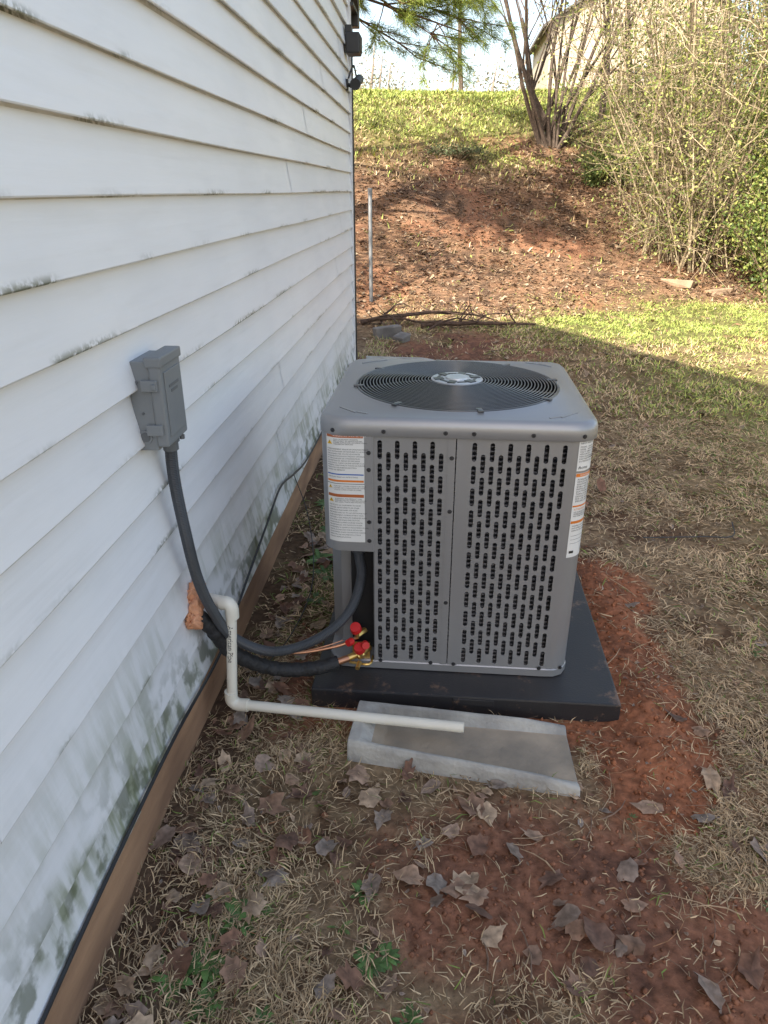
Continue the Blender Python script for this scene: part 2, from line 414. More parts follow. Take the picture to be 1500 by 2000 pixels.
low=math_('MULTIPLY',low,mr_(yyv,6.0,4.5,.4,1))
edge=math_('MULTIPLY',mr_(fr,.16,.0),mr_(noise_(3,7,(1,1.0,2.4)),.52,.66))
edge=math_('MULTIPLY',edge,mr_(noise_(70,4),.34,.56))
lap_line=math_('MULTIPLY',mr_(fr,.045,.0),mr_(noise_(18,4),.25,.6,.15,.6))  # thin darker line along the bottom edge of each lap, uneven in strength
c=mixc(mr_(noise_(2,4),.3,.7),(.86,.86,.865),(.80,.805,.82))
c=mixc(math_('MULTIPLY',mr_(noise_(25,6,(1,.15,1)),.45,.75),.12),c,(.55,.55,.54))
c=mixc(lap_line,c,(.30,.29,.24))
c=mixc(math_('MULTIPLY',low,.85),c,(.21,.24,.12))
c=mixc(math_('MULTIPLY',math_('MULTIPLY',mr_(zz,.42,.17),mr_(noise_(14,6),.48,.6)),.75),c,(.10,.12,.06))
c=mixc(math_('MULTIPLY',edge,.88),c,(.09,.10,.045))
t.links.new(c,b.inputs['Base Color']);b.inputs['Roughness'].default_value=.40
bp=nd(t,'ShaderNodeBump');bp.inputs['Strength'].default_value=.35;bp.inputs['Distance'].default_value=.003
t.links.new(noise_(40,6,(1,.08,1.5)),bp.inputs['Height']);t.links.new(bp.outputs[0],b.inputs['Normal'])
m_trim=pmat('white_trim',(.74,.74,.75),rough=.45)
m_soffit=pmat('dark_gutter',(.03,.03,.03),rough=.4)
m_board=pmat('foundation_board',(.42,.245,.14),(.24,.135,.08),scale=10,rough=.85,bump=.4,bscale=40,stretch=(1,.25,1))
m_roof=pmat('roof_shingles',(.12,.11,.10),(.07,.065,.06),scale=30,rough=.95,bump=.5)
house=empty('white_house',(-4.5,2,0))
YE=5.75;YP=.2;ZE=2.72;K=.465
mb=MB();kk=0;z=.148
while z<ZE+K*(YE-YP)-.05:
    if z+.127<ZE: ya,yb=2*YP-YE,YE
    else:
        dy=(z+.10-ZE)/K;yb=YE-max(dy,0);ya=2*YP-yb
    if yb-ya<.2:break
    cuts=[ya];q=ya+random.uniform(.6,3.4)
    while q<yb-.4:cuts.append(q);q+=3.66
    cuts.append(yb)
    for si in range(len(cuts)-1):
        off=.0016 if (si+kk)%2 else 0
        a,bb=cuts[si],cuts[si+1]
        if si>0:a-=.02
        if si<len(cuts)-2:bb+=.02
        n=max(2,int((bb-a)/.2));vs=[]
        for j in range(n+1):
            y=a+(bb-a)*j/n;wv=.0022*(float(vn(y*1.3,z*9,5))-.5)*2;wz=.0018*math.sin(y*2.1+kk*1.7)
            for (d,dz) in ((-.004,.010),(.0200,0),(.0215,.003),(.0160,.035),(.0085,.080),(.0012,.138)):
                vs.append(W(y,z+dz+wz*(1 if dz<.02 else 0),d+off+wv*(.5+dz*8)))
        fs=[]
        for j in range(n):
            for p in range(5):fs.append((j*6+p,(j+1)*6+p,(j+1)*6+p+1,j*6+p+1))
        mb.add(vs,fs)
    z+=.127;kk+=1
mb.build('siding',[m_sid],house)
mb=MB()
pl=[W(2*YP-YE,0,-.012),W(YE,0,-.012),W(YE,ZE,-.012),W(YP,ZE+K*(YE-YP),-.012),W(2*YP-YE,ZE,-.012)]
mb.add(pl,[(0,1,2,3,4)])
def WB(lo,hi,mi=0,bev=0): mb.box(lo,hi,mi,M=lambda d,y,z:W(y,z,d),bev=bev)
WB((-.1,YE,.1),(.028,YE+.07,ZE),0,.003)
WB((-9,YE,.1),(-.1,YE+.02,ZE+.2),0)
WB((-9,2*YP-YE-.02,.1),(-.012,2*YP-YE,ZE+.2),0)
mb.build('trim_and_end_walls',[m_trim],house)
mb=MB();WB((-.03,2*YP-YE,-.1),(.014,YE+.05,.146),0);mb.build('foundation_board',[m_board],house)
mb=MB()
for sgn in (1,-1):
    y0=YP;y1=YE+.3 if sgn==1 else 2*YP-YE-.3
    def Rf(d,y,z): return W(y,z+ZE+K*(YE-YP)-K*abs(y-YP),d)
    mb.box((-9.2,min(y0,y1),.01),(.06,max(y0,y1),.12),0,M=Rf)
mb.build('roof',[m_roof],house)
mb=MB()
WB((-9.2,YE+.3,ZE-.22),(.055,YE+.40,ZE-.10),0,.004)
WB((-9.2,YE+.02,ZE-.15),(.050,YE+.295,ZE-.13),0)
WB((.030,YE+.03,.15),(.038,YE+.05,ZE-.28),0)
mb.build('gutter',[m_soffit],house)

# black cable along wall
m_black=pmat('black_rubber',(.015,.015,.017),(.03,.03,.03),rough=.5)
mb=MB()
cp=[(.1,.15,.034),(.55,.155,.030),(.9,.17,.028),(1.33,.175,.030),(1.75,.15,.034),(2.1,.20,.031),(2.46,.255,.030),(2.7,.30,.034),(3.0,.24,.031),(3.35,.185,.031),(4.0,.17,.034),(4.8,.18,.029),(5.3,.22,.029),(5.6,.15,.034)]
mb.tube(cr([W(y,z,d) for y,z,d in cp],10),.0045,8)
mb.build('utility_cable',[m_black],smooth=True)
mb=MB()
mb.tube(cr([W(3.0,.24,.03),(-.6,2.9,.10),(-.52,2.6,.04),(-.48,2.3,.03),(-.5,2.0,.03),(-.56,1.8,.03)],8),.002,6)
mb.tube(cr([(.9,2.9,.03),(1.15,2.9,.045),(1.3,2.95,.03),(1.35,3.1,.03)],8),.003,6)
mb.build('thin_wire',[m_black],smooth=True)

# wall devices
fl=empty('flood_light_box',W(5.55,2.3,.06))
mb=MB();WB((.02,5.50,2.255),(.115,5.66,2.375),0,.01);WB((.115,5.52,2.27),(.121,5.64,2.36),0,.002);WB((.015,5.53,2.375),(.06,5.62,2.42),0,.006)
mb.build('housing',[m_black],fl)
sc=empty('security_camera',W(5.55,2.1,.06))
mb=MB();p=lambda d,y,z:W(y,z,d)
mb.tube([p(.014,5.55,2.08),p(.03,5.55,2.08)],.035,14);mb.tube(cr([p(.03,5.55,2.08),p(.06,5.54,2.07),p(.07,5.52,2.09)],4),.012,8)
mb.tube([p(.10,5.62,2.12),p(.095,5.42,2.07)],.030,14);mb.tube([p(.095,5.43,2.072),p(.094,5.39,2.063)],[.035,.035],14)
mb.tube(cr([p(.03,5.57,2.12),p(.06,5.62,2.20),p(.08,5.65,2.12)],5),.006,6)
mb.build('camera_body',[m_black],sc,smooth=True)

# ------------------------------------------------------------------ disconnect box
m_box=pmat('grey_powder_coat',(.21,.225,.235),(.19,.205,.215),scale=5,rough=.5,bump=.06,bscale=400)
m_boxd=pmat('grey_dark',(.13,.14,.150),rough=.5)
db=empty('electrical_disconnect_box',W(1.51,1.0,.04))
mb=MB();Y0,Y1,Z0,Z1=1.443,1.562,.902,1.10
WB((.005,Y0,Z0),(.052,Y1,Z1),0,.003)
WB((.052,Y0-.004,Z0+.01),(.078,Y1+.004,Z1+.006),0,.005)
WB((.045,Y0-.007,Z1-.012),(.082,Y1+.007,Z1+.010),0,.004)
WB((.078,Y0+.012,Z0+.03),(.081,Y1-.012,Z1-.025),0,.0015)
for zc in (Z0+.05,Z1-.05): WB((.034,Y0-.012,zc-.012),(.070,Y0-.003,zc+.012),0,.002)
WB((.060,Y0-.018,Z1-.055),(.068,Y0-.010,Z1-.045),0,.001)
mb.tube([W(Y0-.0005,Z0+.032,.026),W(Y0-.003,Z0+.032,.026)],[.016,.0155],20,0)
mb.tube([W(Y0-.003,Z0+.032,.026),W(Y0-.0045,Z0+.032,.026)],[.011,.0105],20,1)
mb.tube([W(Y0-.0005,Z1-.045,.022),W(Y0-.003,Z1-.045,.022)],[.004,.004],10,1)
mb.tube([W(Y0-.0005,Z0+.085,.028),W(Y0-.003,Z0+.085,.028)],[.003,.003],10,1)
WB((.081,Y0+.03,Z1-.062),(.0822,Y1-.03,Z1-.056),1);WB((.081,Y0+.04,Z1-.074),(.0822,Y1-.04,Z1-.068),1)
mb.build('enclosure',[m_box,m_boxd],db)
mb=MB();mb.tube([W(1.53,.912,.045),W(1.53,.895,.045),W(1.53,.893,.045),W(1.53,.875,.045)],[.022,.022,.018,.018],10,0)
mb.tube([W(1.552,.905,.067),W(1.552,.895,.067)],.006,6,0)
mb.build('conduit_fitting',[m_boxd],db,smooth=True)

# ------------------------------------------------------------------ hoses
m_cond=pmat('grey_black_conduit',(.055,.06,.068),(.04,.043,.048),scale=10,rough=.42)
hp=[W(1.53,.90,.045),W(1.53,.80,.043),(-.626,1.535,.66),(-.618,1.557,.513),(-.603,1.60,.385),(-.565,1.64,.275),(-.47,1.69,.200),(-.35,1.74,.215),(-.262,1.797,.275),(-.229,1.853,.363),(-.237,1.875,.44),(-.239,1.875,.52)]
pts=resample(cr(hp,12),.0022)
rad=[.0142+(.0006 if (i//1)%2 else -.0004) for i in range(len(pts))]
mb=MB();mb.tube(pts,rad,12)
mb.tube([(-.237,1.875,.445),(-.237,1.875,.50)],.021,10)
mb.build('flexible_conduit',[m_cond],smooth=False)
m_ins=pmat('black_insulation',(.02,.02,.022),(.012,.012,.012),scale=30,rough=.65,bump=.5,bscale=90)
ip=[W(1.60,.385,.0),(-.632,1.61,.345),(-.60,1.635,.265),(-.575,1.65,.215),(-.50,1.69,.145),(-.42,1.72,.115),(-.34,1.745,.112),(-.292,1.765,.118)]
pts=resample(cr(ip,12),.006);mb=MB();mb.tube(pts,[.0215+.0012*math.sin(i*1.1)+random.uniform(-.0008,.0008) for i in range(len(pts))],14)
mb.build('insulated_refrigerant_line',[m_ins],smooth=True)
m_cu=pmat('copper',(.62,.30,.17),(.4,.2,.12),scale=20,rough=.35,metal=.85)
mb=MB();mb.tube(cr([W(1.61,.36,.0),(-.61,1.66,.27),(-.53,1.71,.185),(-.42,1.75,.155),(-.33,1.78,.155),(-.27,1.80,.165),(-.235,1.81,.185)],10),.0052,10)
mb.tube(cr([(-.40,1.765,.150),(-.33,1.775,.168),(-.28,1.80,.175)],5),.0018,6)
mb.build('copper_line',[m_cu],smooth=True)
m_foam=pmat('orange_spray_foam',(.72,.36,.21),(.55,.25,.13),scale=30,rough=.85,bump=.8,bscale=60)
import bmesh
def blob(name,parts,mat):
    bm=bmesh.new()
    for (c,r,sc_) in parts:
        ret=bmesh.ops.create_icosphere(bm,subdivisions=4,radius=1)
        for v in ret['verts']:
            p=v.co.copy();f=1+.7*(float(vn(p.x*2.3+c[1]*50,p.y*2.3+p.z*3.1+c[2]*30,77))-.5)+.4*(float(vn(p.x*6+9+p.z*2,p.y*6+p.z*5,78))-.5)
            v.co=Vector(c)+Vector((p.x*r*sc_[0],p.y*r*sc_[1],p.z*r*sc_[2]))*f
    me=bpy.data.meshes.new(name);bm.to_mesh(me);bm.free();me.materials.append(mat)
    for pz in me.polygons:pz.use_smooth=True
    o=bpy.data.objects.new(name,me);scene.collection.objects.link(o);return o
blob('spray_foam_seal',[(W(1.60,.40,.026),.030,(.8,1,1.2)),(W(1.585,.365,.026),.028,(.8,1,1)),(W(1.645,.44,.026),.024,(.7,1.1,1)),(W(1.61,.435,.022),.022,(.8,1,1.3)),(W(1.66,.41,.022),.022,(.7,1,1)),(W(1.575,.385,.022),.018,(.7,1,1))],m_foam)
m_pvc=pmat('pvc_white',(.78,.75,.66),(.70,.66,.56),scale=6,rough=.4)
m_ink=pmat('ink_black',(.03,.03,.03),rough=.7)
pv=empty('pvc_drain_pipe',(-.58,1.63,.2));R=.0148
top=Vector((-.562,1.632,.385));bot=Vector((-.588,1.628,.052));end=Vector((.088,1.552,.079))
mb=MB()
mb.tube([W(1.66,.392,.0),(top.x-.03,top.y+.006,.392)],R,18);
mb.tube([W(1.66,.392,.02),(top.x-.018,top.y+.004,.392)],R*1.25,18)
def elbow(a,c,b_,r): mb.tube(cr([a,(Vector(a)+Vector(c)*2)/3,(Vector(b_)+Vector(c)*2)/3,b_],5),r,18)
elbow((top.x-.03,top.y+.005,.392),(top.x,top.y,.394),(top.x,top.y,.350),R*1.28)
mb.tube([top,bot],R,18)
dr=(end-bot).normalized()
elbow(bot+Vector((0,0,.045)),bot+Vector((0,0,.0)),bot+dr*.05,R*1.28)
mb.tube([bot+dr*.01,end],R,18,cap=False);mb.tube([end,end-dr*.03],R*.85,18)
mb.build('pipe',[m_pvc],pv,smooth=True)
vs,fs=textmesh('American Pipe',.021);ax=(bot-top).normalized();mb=MB()
out=[]
for v in vs:
    a=(v.y-.006)/R-.05
    n_=Vector((math.sin(a),-math.cos(a),0))
    out.append(top+ax*(.055+v.x)+n_*(R+.0006))
mb.add(out,fs);mb.build('printed_text',[m_ink],pv)

# ------------------------------------------------------------------ splash block
m_conc=pmat('concrete',(.44,.425,.385),(.28,.27,.25),scale=9,rough=.9,bump=.5,bscale=70)
m_conc2=pmat('concrete_stained',(.38,.31,.23),(.22,.19,.15),scale=7,rough=.85,bump=.3,bscale=50)
def splash(name,F,L=.61,wa=.185,wb=.245):
    mb=MB();n=20;vs=[]
    for i in range(n+1):
        u=L*i/n;t=i/n;w=wa+(wb-wa)*t
        hw=.056-.026*t; hf=.014-.008*t
        e=max(0,(t-.84)/.16)
        hw=hw*(1-.6*e)+.006*e
        fl_=hf
        if t<.06: fl_=hw
        elif t<.11: fl_=hf+.02
        j=lambda:random.uniform(-.0012,.0012)
        vs+= [F(u,-w/2-.010,-.03),F(u,-w/2+j(),hw*.75),F(u,-w/2+.008,hw+j()),F(u,-w/2+.018,hw-.003 if fl_<hw else hw),F(u,-w/2+.034,fl_),
              F(u,w/2-.036,fl_),F(u,w/2-.020,hw-.003 if fl_<hw else hw),F(u,w/2-.010,hw+j()),F(u,w/2+j(),hw*.75),F(u,w/2+.006,-.03)]
    m=10;
    for i in range(n):
        for p_ in range(m-1):
            mb_mi=1 if (p_ in(4,) and i>1) else 0
            mb.f.append([i*m+p_,(i+1)*m+p_,(i+1)*m+p_+1,i*m+p_+1]);mb.m.append(mb_mi)
    mb.v=[tuple(v) for v in vs];mb.c=[(1,1,1)]*len(vs)
    mb.f.append(list(range(m)));mb.m.append(0);mb.f.append([n*m+k for k in range(m)][::-1]);mb.m.append(0)
    o=mb.build(name,[m_conc,m_conc2],smooth=False)
    bv=o.modifiers.new('b','BEVEL');bv.width=.004;bv.segments=2;bv.limit_method='ANGLE';bv.angle_limit=.35
    return o
U=Vector((.60,-.048,0)).normalized();Vv=Vector((-U.y,U.x,0))
O=Vector((-.222,1.582,.006))
splash('splash_block',lambda u,v,z:O+U*u*(1-.16*v)+Vv*v+Vector((0,0,z)))
O2=Vector((-.68,6.15,.02));U2=Vector((1,.15,0)).normalized();V2=Vector((-U2.y,U2.x,0))
splash('splash_block.001',lambda u,v,z:O2+U2*u+V2*v*1.3+Vector((0,0,z*1.3)))

# ------------------------------------------------------------------ AC pad + unit
m_pad=pmat('black_plastic_pad',(.022,.022,.025),(.030,.028,.028),scale=6,rough=.45,bump=.1,bscale=150)
def add_mud(m,thr=(.56,.66),c2=(.23,.11,.06),sc=5,amt=1):
    t=m.node_tree;b=t.nodes['Principled BSDF'];src=b.inputs['Base Color'].links[0].from_socket
    co=nd(t,'ShaderNodeTexCoord');n=nd(t,'ShaderNodeTexNoise');n.inputs['Scale'].default_value=sc;n.inputs['Detail'].default_value=9;n.inputs['Roughness'].default_value=.75
    t.links.new(co.outputs['Object'],n.inputs['Vector'])
    r=nd(t,'ShaderNodeMapRange');r.inputs[1].default_value=thr[0];r.inputs[2].default_value=thr[1];r.inputs[4].default_value=amt;t.links.new(n.outputs['Fac'],r.inputs[0])
    mx=nd(t,'ShaderNodeMix',data_type='RGBA');t.links.new(r.outputs[0],mx.inputs[0]);t.links.new(src,mx.inputs[6]);mx.inputs[7].default_value=(*c2,1)
    t.links.new(mx.outputs[2],b.inputs['Base Color'])
add_mud(m_pad,(.555,.65),(.20,.12,.08),9,.8)
pad=empty('equipment_pad',(.09,2.15,.03))
mb=MB();mb.box((-.366,1.700,-.02),(.548,2.614,.066),0,bev=.006)
mb.box((.06,1.6965,.035),(.18,1.703,.058),0,bev=.002)
mb.build('pad',[m_pad],pad)

CX,CY,Hh,RR=.039,2.180,.366,.055
def path(s,h=Hh,r=RR):
    L1=2*(h-r);Lc=PI*r/2;P=4*(L1+Lc);s=(s+P)%P
    a=(h-r)
    if s<a:return (s,-h,0,-1)
    s-=a
    for k in range(4):
        if s<Lc:
            th=s/r;c0=[(h-r,-h+r),(h-r,h-r),(-h+r,h-r),(-h+r,-h+r)][k]
            ang=-PI/2+k*PI/2+th
            return (c0[0]+r*math.cos(ang),c0[1]+r*math.sin(ang),math.cos(ang),math.sin(ang))
        s-=Lc
        if s<L1 or k==3:
            ang=k*PI/2;nx_,ny_=math.cos(ang),math.sin(ang);tx,ty=-ny_,nx_
            st=[(h,-h+r),(h-r,h),(-h,h-r),(-h+r,-h)][k]
            return (st[0]+tx*s,st[1]+ty*s,nx_,ny_)
        s-=L1
PER=4*(2*(Hh-RR)+PI*RR/2)
def S(s,z,d=0):
    x,y,a,b_=path(s);return Vector((CX+x+a*d,CY+y+b_*d,z))
m_ac=pmat('grey_painted_steel',(.34,.343,.35),(.32,.323,.33),scale=3,rough=.36,bump=.05,bscale=500,metal=.45)
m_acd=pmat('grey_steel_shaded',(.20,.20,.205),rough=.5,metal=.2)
m_dark=pmat('black_gloss',(.012,.012,.013),rough=.3)
m_in=pmat('dark_interior',(.010,.010,.011),rough=.8)
m_coil,t,b=newmat('coil_fins')
co=nd(t,'ShaderNodeTexCoord');mp=nd(t,'ShaderNodeMapping');mp.inputs['Scale'].default_value=(1.6,1.6,.25);t.links.new(co.outputs['Object'],mp.inputs[0]);n=nd(t,'ShaderNodeTexNoise');n.inputs['Scale'].default_value=330;n.inputs['Detail'].default_value=2
t.links.new(mp.outputs[0],n.inputs['Vector']);r=nd(t,'ShaderNodeValToRGB');r.color_ramp.elements[0].position=.42;r.color_ramp.elements[1].position=.70
r.color_ramp.elements[0].color=(.012,.012,.014,1);r.color_ramp.elements[1].color=(.11,.115,.13,1);t.links.new(n.outputs['Fac'],r.inputs[0]);t.links.new(r.outputs[0],b.inputs['Base Color'])
b.inputs['Metallic'].default_value=.2;b.inputs['Roughness'].default_value=.33
ac=empty('air_conditioner_condenser_unit',(CX,CY,.066))
ZB,ZT=.088,.850
mb=MB()
def plain(s0,s1,z0,z1,d=0,mi=0):
    n=max(1,int(math.ceil((s1-s0)/.012)));vs=[]
    for i in range(n+1):
        s=s0+(s1-s0)*i/n;vs+=[S(s,z0,d),S(s,z1,d)]
    mb.add(vs,[(2*i,2*i+2,2*i+3,2*i+1) for i in range(n)],mi)
PITCH=.0238;SW=.0061;RP=.0665;SL=.0545
def slotcol(sc,z0,z1,stag,d=0):
    h=PITCH/2
    for a,b_ in((-h,-SW),(SW,h)):
        mb.add([S(sc+a,z0,d),S(sc+b_,z0,d),S(sc+b_,z1,d),S(sc+a,z1,d)],[(0,1,2,3)])
    zc=z0+.018+SL/2+(RP/2 if stag else 0);edges=z0
    ang=[PI*i/8 for i in range(9)]
    while zc+SL/2<z1-.008:
        hl=SL/2-SW
        lo=[(sc-SW*math.cos(a),zc-hl-SW*math.sin(a)) for a in ang]
        hi=[(sc-SW*math.cos(a),zc+hl+SW*math.sin(a)) for a in ang]
        vs=[S(x,edges,d) for x,_ in lo]+[S(x,z,d) for x,z in lo]
        mb.add(vs,[(i,i+1,i+10,i+9) for i in range(8)])
        loop=lo+hi[::-1]
        vs=[S(x,z,d) for x,z in loop]+[S(x,z,d-.003) for x,z in loop];m=len(loop)
        mb.add(vs,[(i,(i+1)%m,(i+1)%m+m,i+m) for i in range(m)],1)
        nz=zc+SL/2+ (RP-SL)/2
        if zc+RP+SL/2>=z1-.008:nz=z1
        vs=[S(x,z,d) for x,z in hi]+[S(x,nz,d) for x,_ in hi]
        mb.add(vs,[(i,i+1,i+10,i+9) for i in range(8)])
        edges=nz;zc+=RP
def louver(s0,s1,n,z0=ZB,z1=ZT,st=0):
    tot=n*PITCH;m=(s1-s0-tot)/2
    plain(s0,s0+m,z0,z1);plain(s1-m,s1,z0,z1)
    for i in range(n):slotcol(s0+m+PITCH*(i+.5),z0,z1,(i+st)%2)
louver(-.224,-.022,8,st=0)
plain(-.022,-.0015,ZB,ZT,.002);plain(.0015,.030,ZB,ZT,.002)
louver(.030,.306,11,st=0)
plain(.306,.42,ZB,ZT)
louver(.42,.42+24*PITCH+.02,24)
s2=.42+24*PITCH+.02
plain(s2,s2+.16,ZB,ZT)
louver(s2+.16,s2+.16+20*PITCH+.04,20)
s3=s2+.16+20*PITCH+.04
plain(s3,s3+.18,ZB,ZT)
s4=s3+.18;s5=PER-.52
nn=int((s5-s4)/PITCH)-1
louver(s4,s5,nn)
plain(PER-.52,PER-.224,.485,ZT,.006)
for s_ in (PER-.224,PER-.52):
    mb.add([S(s_,.485,.006),S(s_,ZT,.006),S(s_,ZT,-.01),S(s_,.485,-.01)],[(0,1,2,3)])
n=24;vs=[]
for i in range(n+1):
    s=-.52+(.52-.224)*i/n;vs+=[S(s,.485,.006),Vector((CX-.224,CY-Hh+.17,.485))]
mb.add(vs,[(2*i,2*i+2,2*i+3,2*i+1) for i in range(n)],1)
def wp(x,y,z):return (CX+x,CY+y,z)
h=Hh
mb.add([wp(-.224,-h,ZB),wp(-.224,-h+.12,ZB),wp(-.224,-h+.12,.485),wp(-.224,-h,.485)],[(0,1,2,3)],1)
mb.add([wp(-.224,-h+.10,ZB),wp(-.335,-h+.10,ZB),wp(-.335,-h+.10,.485),wp(-.224,-h+.10,.485)],[(0,1,2,3)],0)
mb.add([wp(-.335,-h+.10,ZB),wp(-.366,-h+.13,ZB),wp(-.366,-h+.13,.485),wp(-.335,-h+.10,.485)],[(0,1,2,3)],0)
mb.add([wp(-.366,-h+.13,ZB),wp(-.366,-h+.30,ZB),wp(-.366,-h+.30,.485),wp(-.366,-h+.13,.485)],[(0,1,2,3)],0)
plain(-.2245,-.2215,ZB,.485,.0015,1)
mb.build('cabinet',[m_ac,m_acd],ac,smooth=True)
mb=MB();N=96;vs=[]
rings=[(.000,.066),(.006,.070),(.007,.094),(.003,.098)]
for d,z in rings:
    for i in range(N):
        s=PER*i/N;vs.append(S(s,z,d-.004))
fs=[(k*N+i,k*N+(i+1)%N,(k+1)*N+(i+1)%N,(k+1)*N+i) for k in range(len(rings)-1) for i in range(N)]
fs.append([3*N+i for i in range(N)])
mb.add(vs,fs);mb.build('base_pan',[m_ac],ac,smooth=True)
mb=MB();N=160;vs=[];NT=50;M_=NT*8
for k in range(M_+1):
    z=ZB+.01+(ZT-ZB-.03)*k/M_;dd=-.020-.009+.009*math.sqrt(abs(math.sin(PI*NT*k/M_)))
    for i in range(N):
        vs.append(S(PER*i/N,z,dd))
fs=[(k*N+i,k*N+(i+1)%N,(k+1)*N+(i+1)%N,(k+1)*N+i) for k in range(M_) for i in range(N) if PER*i/N<PER-.56 or PER*i/N>PER-.225]
mb.add(vs,fs);mb.build('condenser_coil',[m_coil],ac,smooth=True)
mb=MB();mb.box((CX-.30,CY-.30,ZB+.012),(CX+.30,CY+.30,.60),0);mb.build('inner_core',[m_in],ac)
mb=MB();N=128;RF=.308
def outl(i,off,z):
    s=PER*(i/N);x,y,a,b_=path(s);return Vector((CX+x+a*off,CY+y+b_*off,z))
vs=[];rg=[(-.004,.838),(.008,.838),(.010,.842),(.010,.868),(.006,.880),(-.004,.887),(-.014,.889)]
for off,z in rg:
    for i in range(N):vs.append(outl(i,off,z))
def circ(i,r,z):
    v=outl(i,0,0);a=math.atan2(v.y-CY,v.x-CX);return Vector((CX+r*math.cos(a),CY+r*math.sin(a),z))
for r,z in ((RF+.016,.8895),(RF+.010,.8935),(RF+.004,.8945),(RF,.891),(RF-.001,.80)):
    for i in range(N):vs.append(circ(i,r,z))
NR=len(rg)+5
fs=[(k*N+i,k*N+(i+1)%N,(k+1)*N+(i+1)%N,(k+1)*N+i) for k in range(NR-1) for i in range(N)]
mb.add(vs,fs)
def emb(x,y,L,a,w=.006):
    c,s=math.cos(a),math.sin(a)
    mb.box((-L/2,-w/2,0),(L/2,w/2,.0025),0,M=lambda u,v,z:Vector((CX+x+u*c-v*s,CY+y+u*s+v*c,.889+z)),bev=.001)
for sx_ in(1,-1):
    for sy_ in(1,-1):
        emb(sx_*.30,sy_*.30,.07,-sx_*sy_*PI/4);emb(sx_*.265,sy_*.322,.05,-sx_*sy_*.5);
mb.build('top_cap',[m_ac],ac,smooth=True)
mb=MB();mb.tube([(CX,CY,.885),(CX,CY,.66)],[RF-.003,RF-.003],64,cap=False);mb.box((CX-.32,CY-.32,.655),(CX+.32,CY+.32,.66),0);mb.build('fan_shroud',[m_in],ac,smooth=True)
mb=MB()
def gz(r):return .8965+.012*(1-(r/RF)**2)
radii=np.linspace(.088,RF-.010,22)
def torus(r,z,w,n=96,m=6,mi=0):
    vs=[]
    for i in range(n):
        a=2*PI*i/n
        for j in range(m):
            b_=2*PI*j/m;q=r+w*math.cos(b_);vs.append((CX+q*math.cos(a),CY+q*math.sin(a),z+w*math.sin(b_)))
    mb.add(vs,[(i*m+j,((i+1)%n)*m+j,((i+1)%n)*m+(j+1)%m,i*m+(j+1)%m) for i in range(n) for j in range(m)],mi)
for r in radii:torus(r,gz(r),.0020)
torus(RF-.001,.894,.004)
for k in range(10):
    a0=2*PI*k/10+.1;pts=[]
    for i in range(14):
        r=.07+(RF-.07)*i/13;a=a0+.22*((i/13)**1.5);pts.append((CX+r*math.cos(a),CY+r*math.sin(a),gz(r)-.0034))
    mb.tube(pts,.0022,6)
for k in range(8):
    a=2*PI*k/8+.2;c,s=math.cos(a),math.sin(a)
    mb.box((RF-.02,-.008,0),(RF+.012,.008,.006),0,M=lambda u,v,z:Vector((CX+u*c-v*s,CY+u*s+v*c,.8935+z)),bev=.0015)
m_wire=pmat('black_coated_wire',(.055,.057,.062),rough=.3,spec=.7)
mb.build('fan_grille',[m_wire],ac,smooth=True)
mb=MB();zc=gz(.05)
m_hub=pmat('silver_hub',(.60,.61,.62),rough=.35,metal=.5)
n=48;mb.tube([(CX,CY,zc-.004),(CX,CY,zc+.002),(CX,CY,zc+.004)],[.080,.080,.076],n,0)
for k in range(6):
    a=2*PI*k/6+.26;c,s=math.cos(a),math.sin(a)
    mb.box((.042,-.012,0),(.072,.012,.0022),1,M=lambda u,v,z:Vector((CX+u*c-v*s,CY+u*s+v*c,zc+.004+z)),bev=.0008)
    a+=PI/6;c,s=math.cos(a),math.sin(a)
    mb.box((.052,-.014,0),(.060,.014,.0015),1,M=lambda u,v,z:Vector((CX+u*c-v*s,CY+u*s+v*c,zc+.004+z)),bev=.0005)
mb.tube([(CX,CY,zc+.003),(CX,CY,zc+.0085)],[.036,.034],32,0)
mb.build('grille_hub',[m_hub,m_dark],ac)
mb=MB()
mb.tube([(CX,CY,.70),(CX,CY,.86)],.07,32)
for k in range(3):
    vs=[];a0=2*PI*k/3+.5
    for i in range(9):
        r=.06+.225*i/8
        for j in range(7):
            t=j/6-.5;a=a0+t*(1.35-.3*i/8)+.15*i/8
            vs.append((CX+r*math.cos(a),CY+r*math.sin(a),.77+.07*t-.01*i/8))
    mb.add(vs,[(i*7+j,(i+1)*7+j,(i+1)*7+j+1,i*7+j+1) for i in range(8) for j in range(6)])
mb.build('fan_blades',[m_in],ac,smooth=True)
mb=MB()
def screw(s,z,d=.004):
    x,y,a,b_=path(s);p=Vector((CX+x+a*d,CY+y+b_*d,z));nrm=Vector((a,b_,0))
    mb.tube([p,p+nrm*.001],.0062,12);mb.tube([p+nrm*.001,p+nrm*.0045],.0042,6)
for s in(-.195,-.03,.045,.20,.33,-.33):screw(s,.853,.009)
for s in(-.205,-.05,.02,.28,.345):screw(s,ZB+.012,.003)
for z in(.78,.62,.32):screw(-.011,z,.002)
for z in(.79,.52):screw(-.236,z,.006)
for z in(.74,.58):screw(-.236,z,.006)
m_scr=pmat('dark_screw',(.06,.06,.065),rough=.4,metal=.5)
mb.build('screws',[m_scr],ac)
m_lab=pmat('label_white',(.74,.74,.72),(.70,.70,.68),rough=.4)
m_or=pmat('label_orange',(.75,.22,.03),rough=.4);m_br=pmat('label_rust',(.45,.13,.04),rough=.4);m_bl=pmat('label_blue',(.03,.12,.45),rough=.4);m_yl=pmat('label_yellow',(.8,.5,.02),rough=.4)
LM=[m_lab,m_ink,m_or,m_br,m_bl,m_yl]
mb=MB()
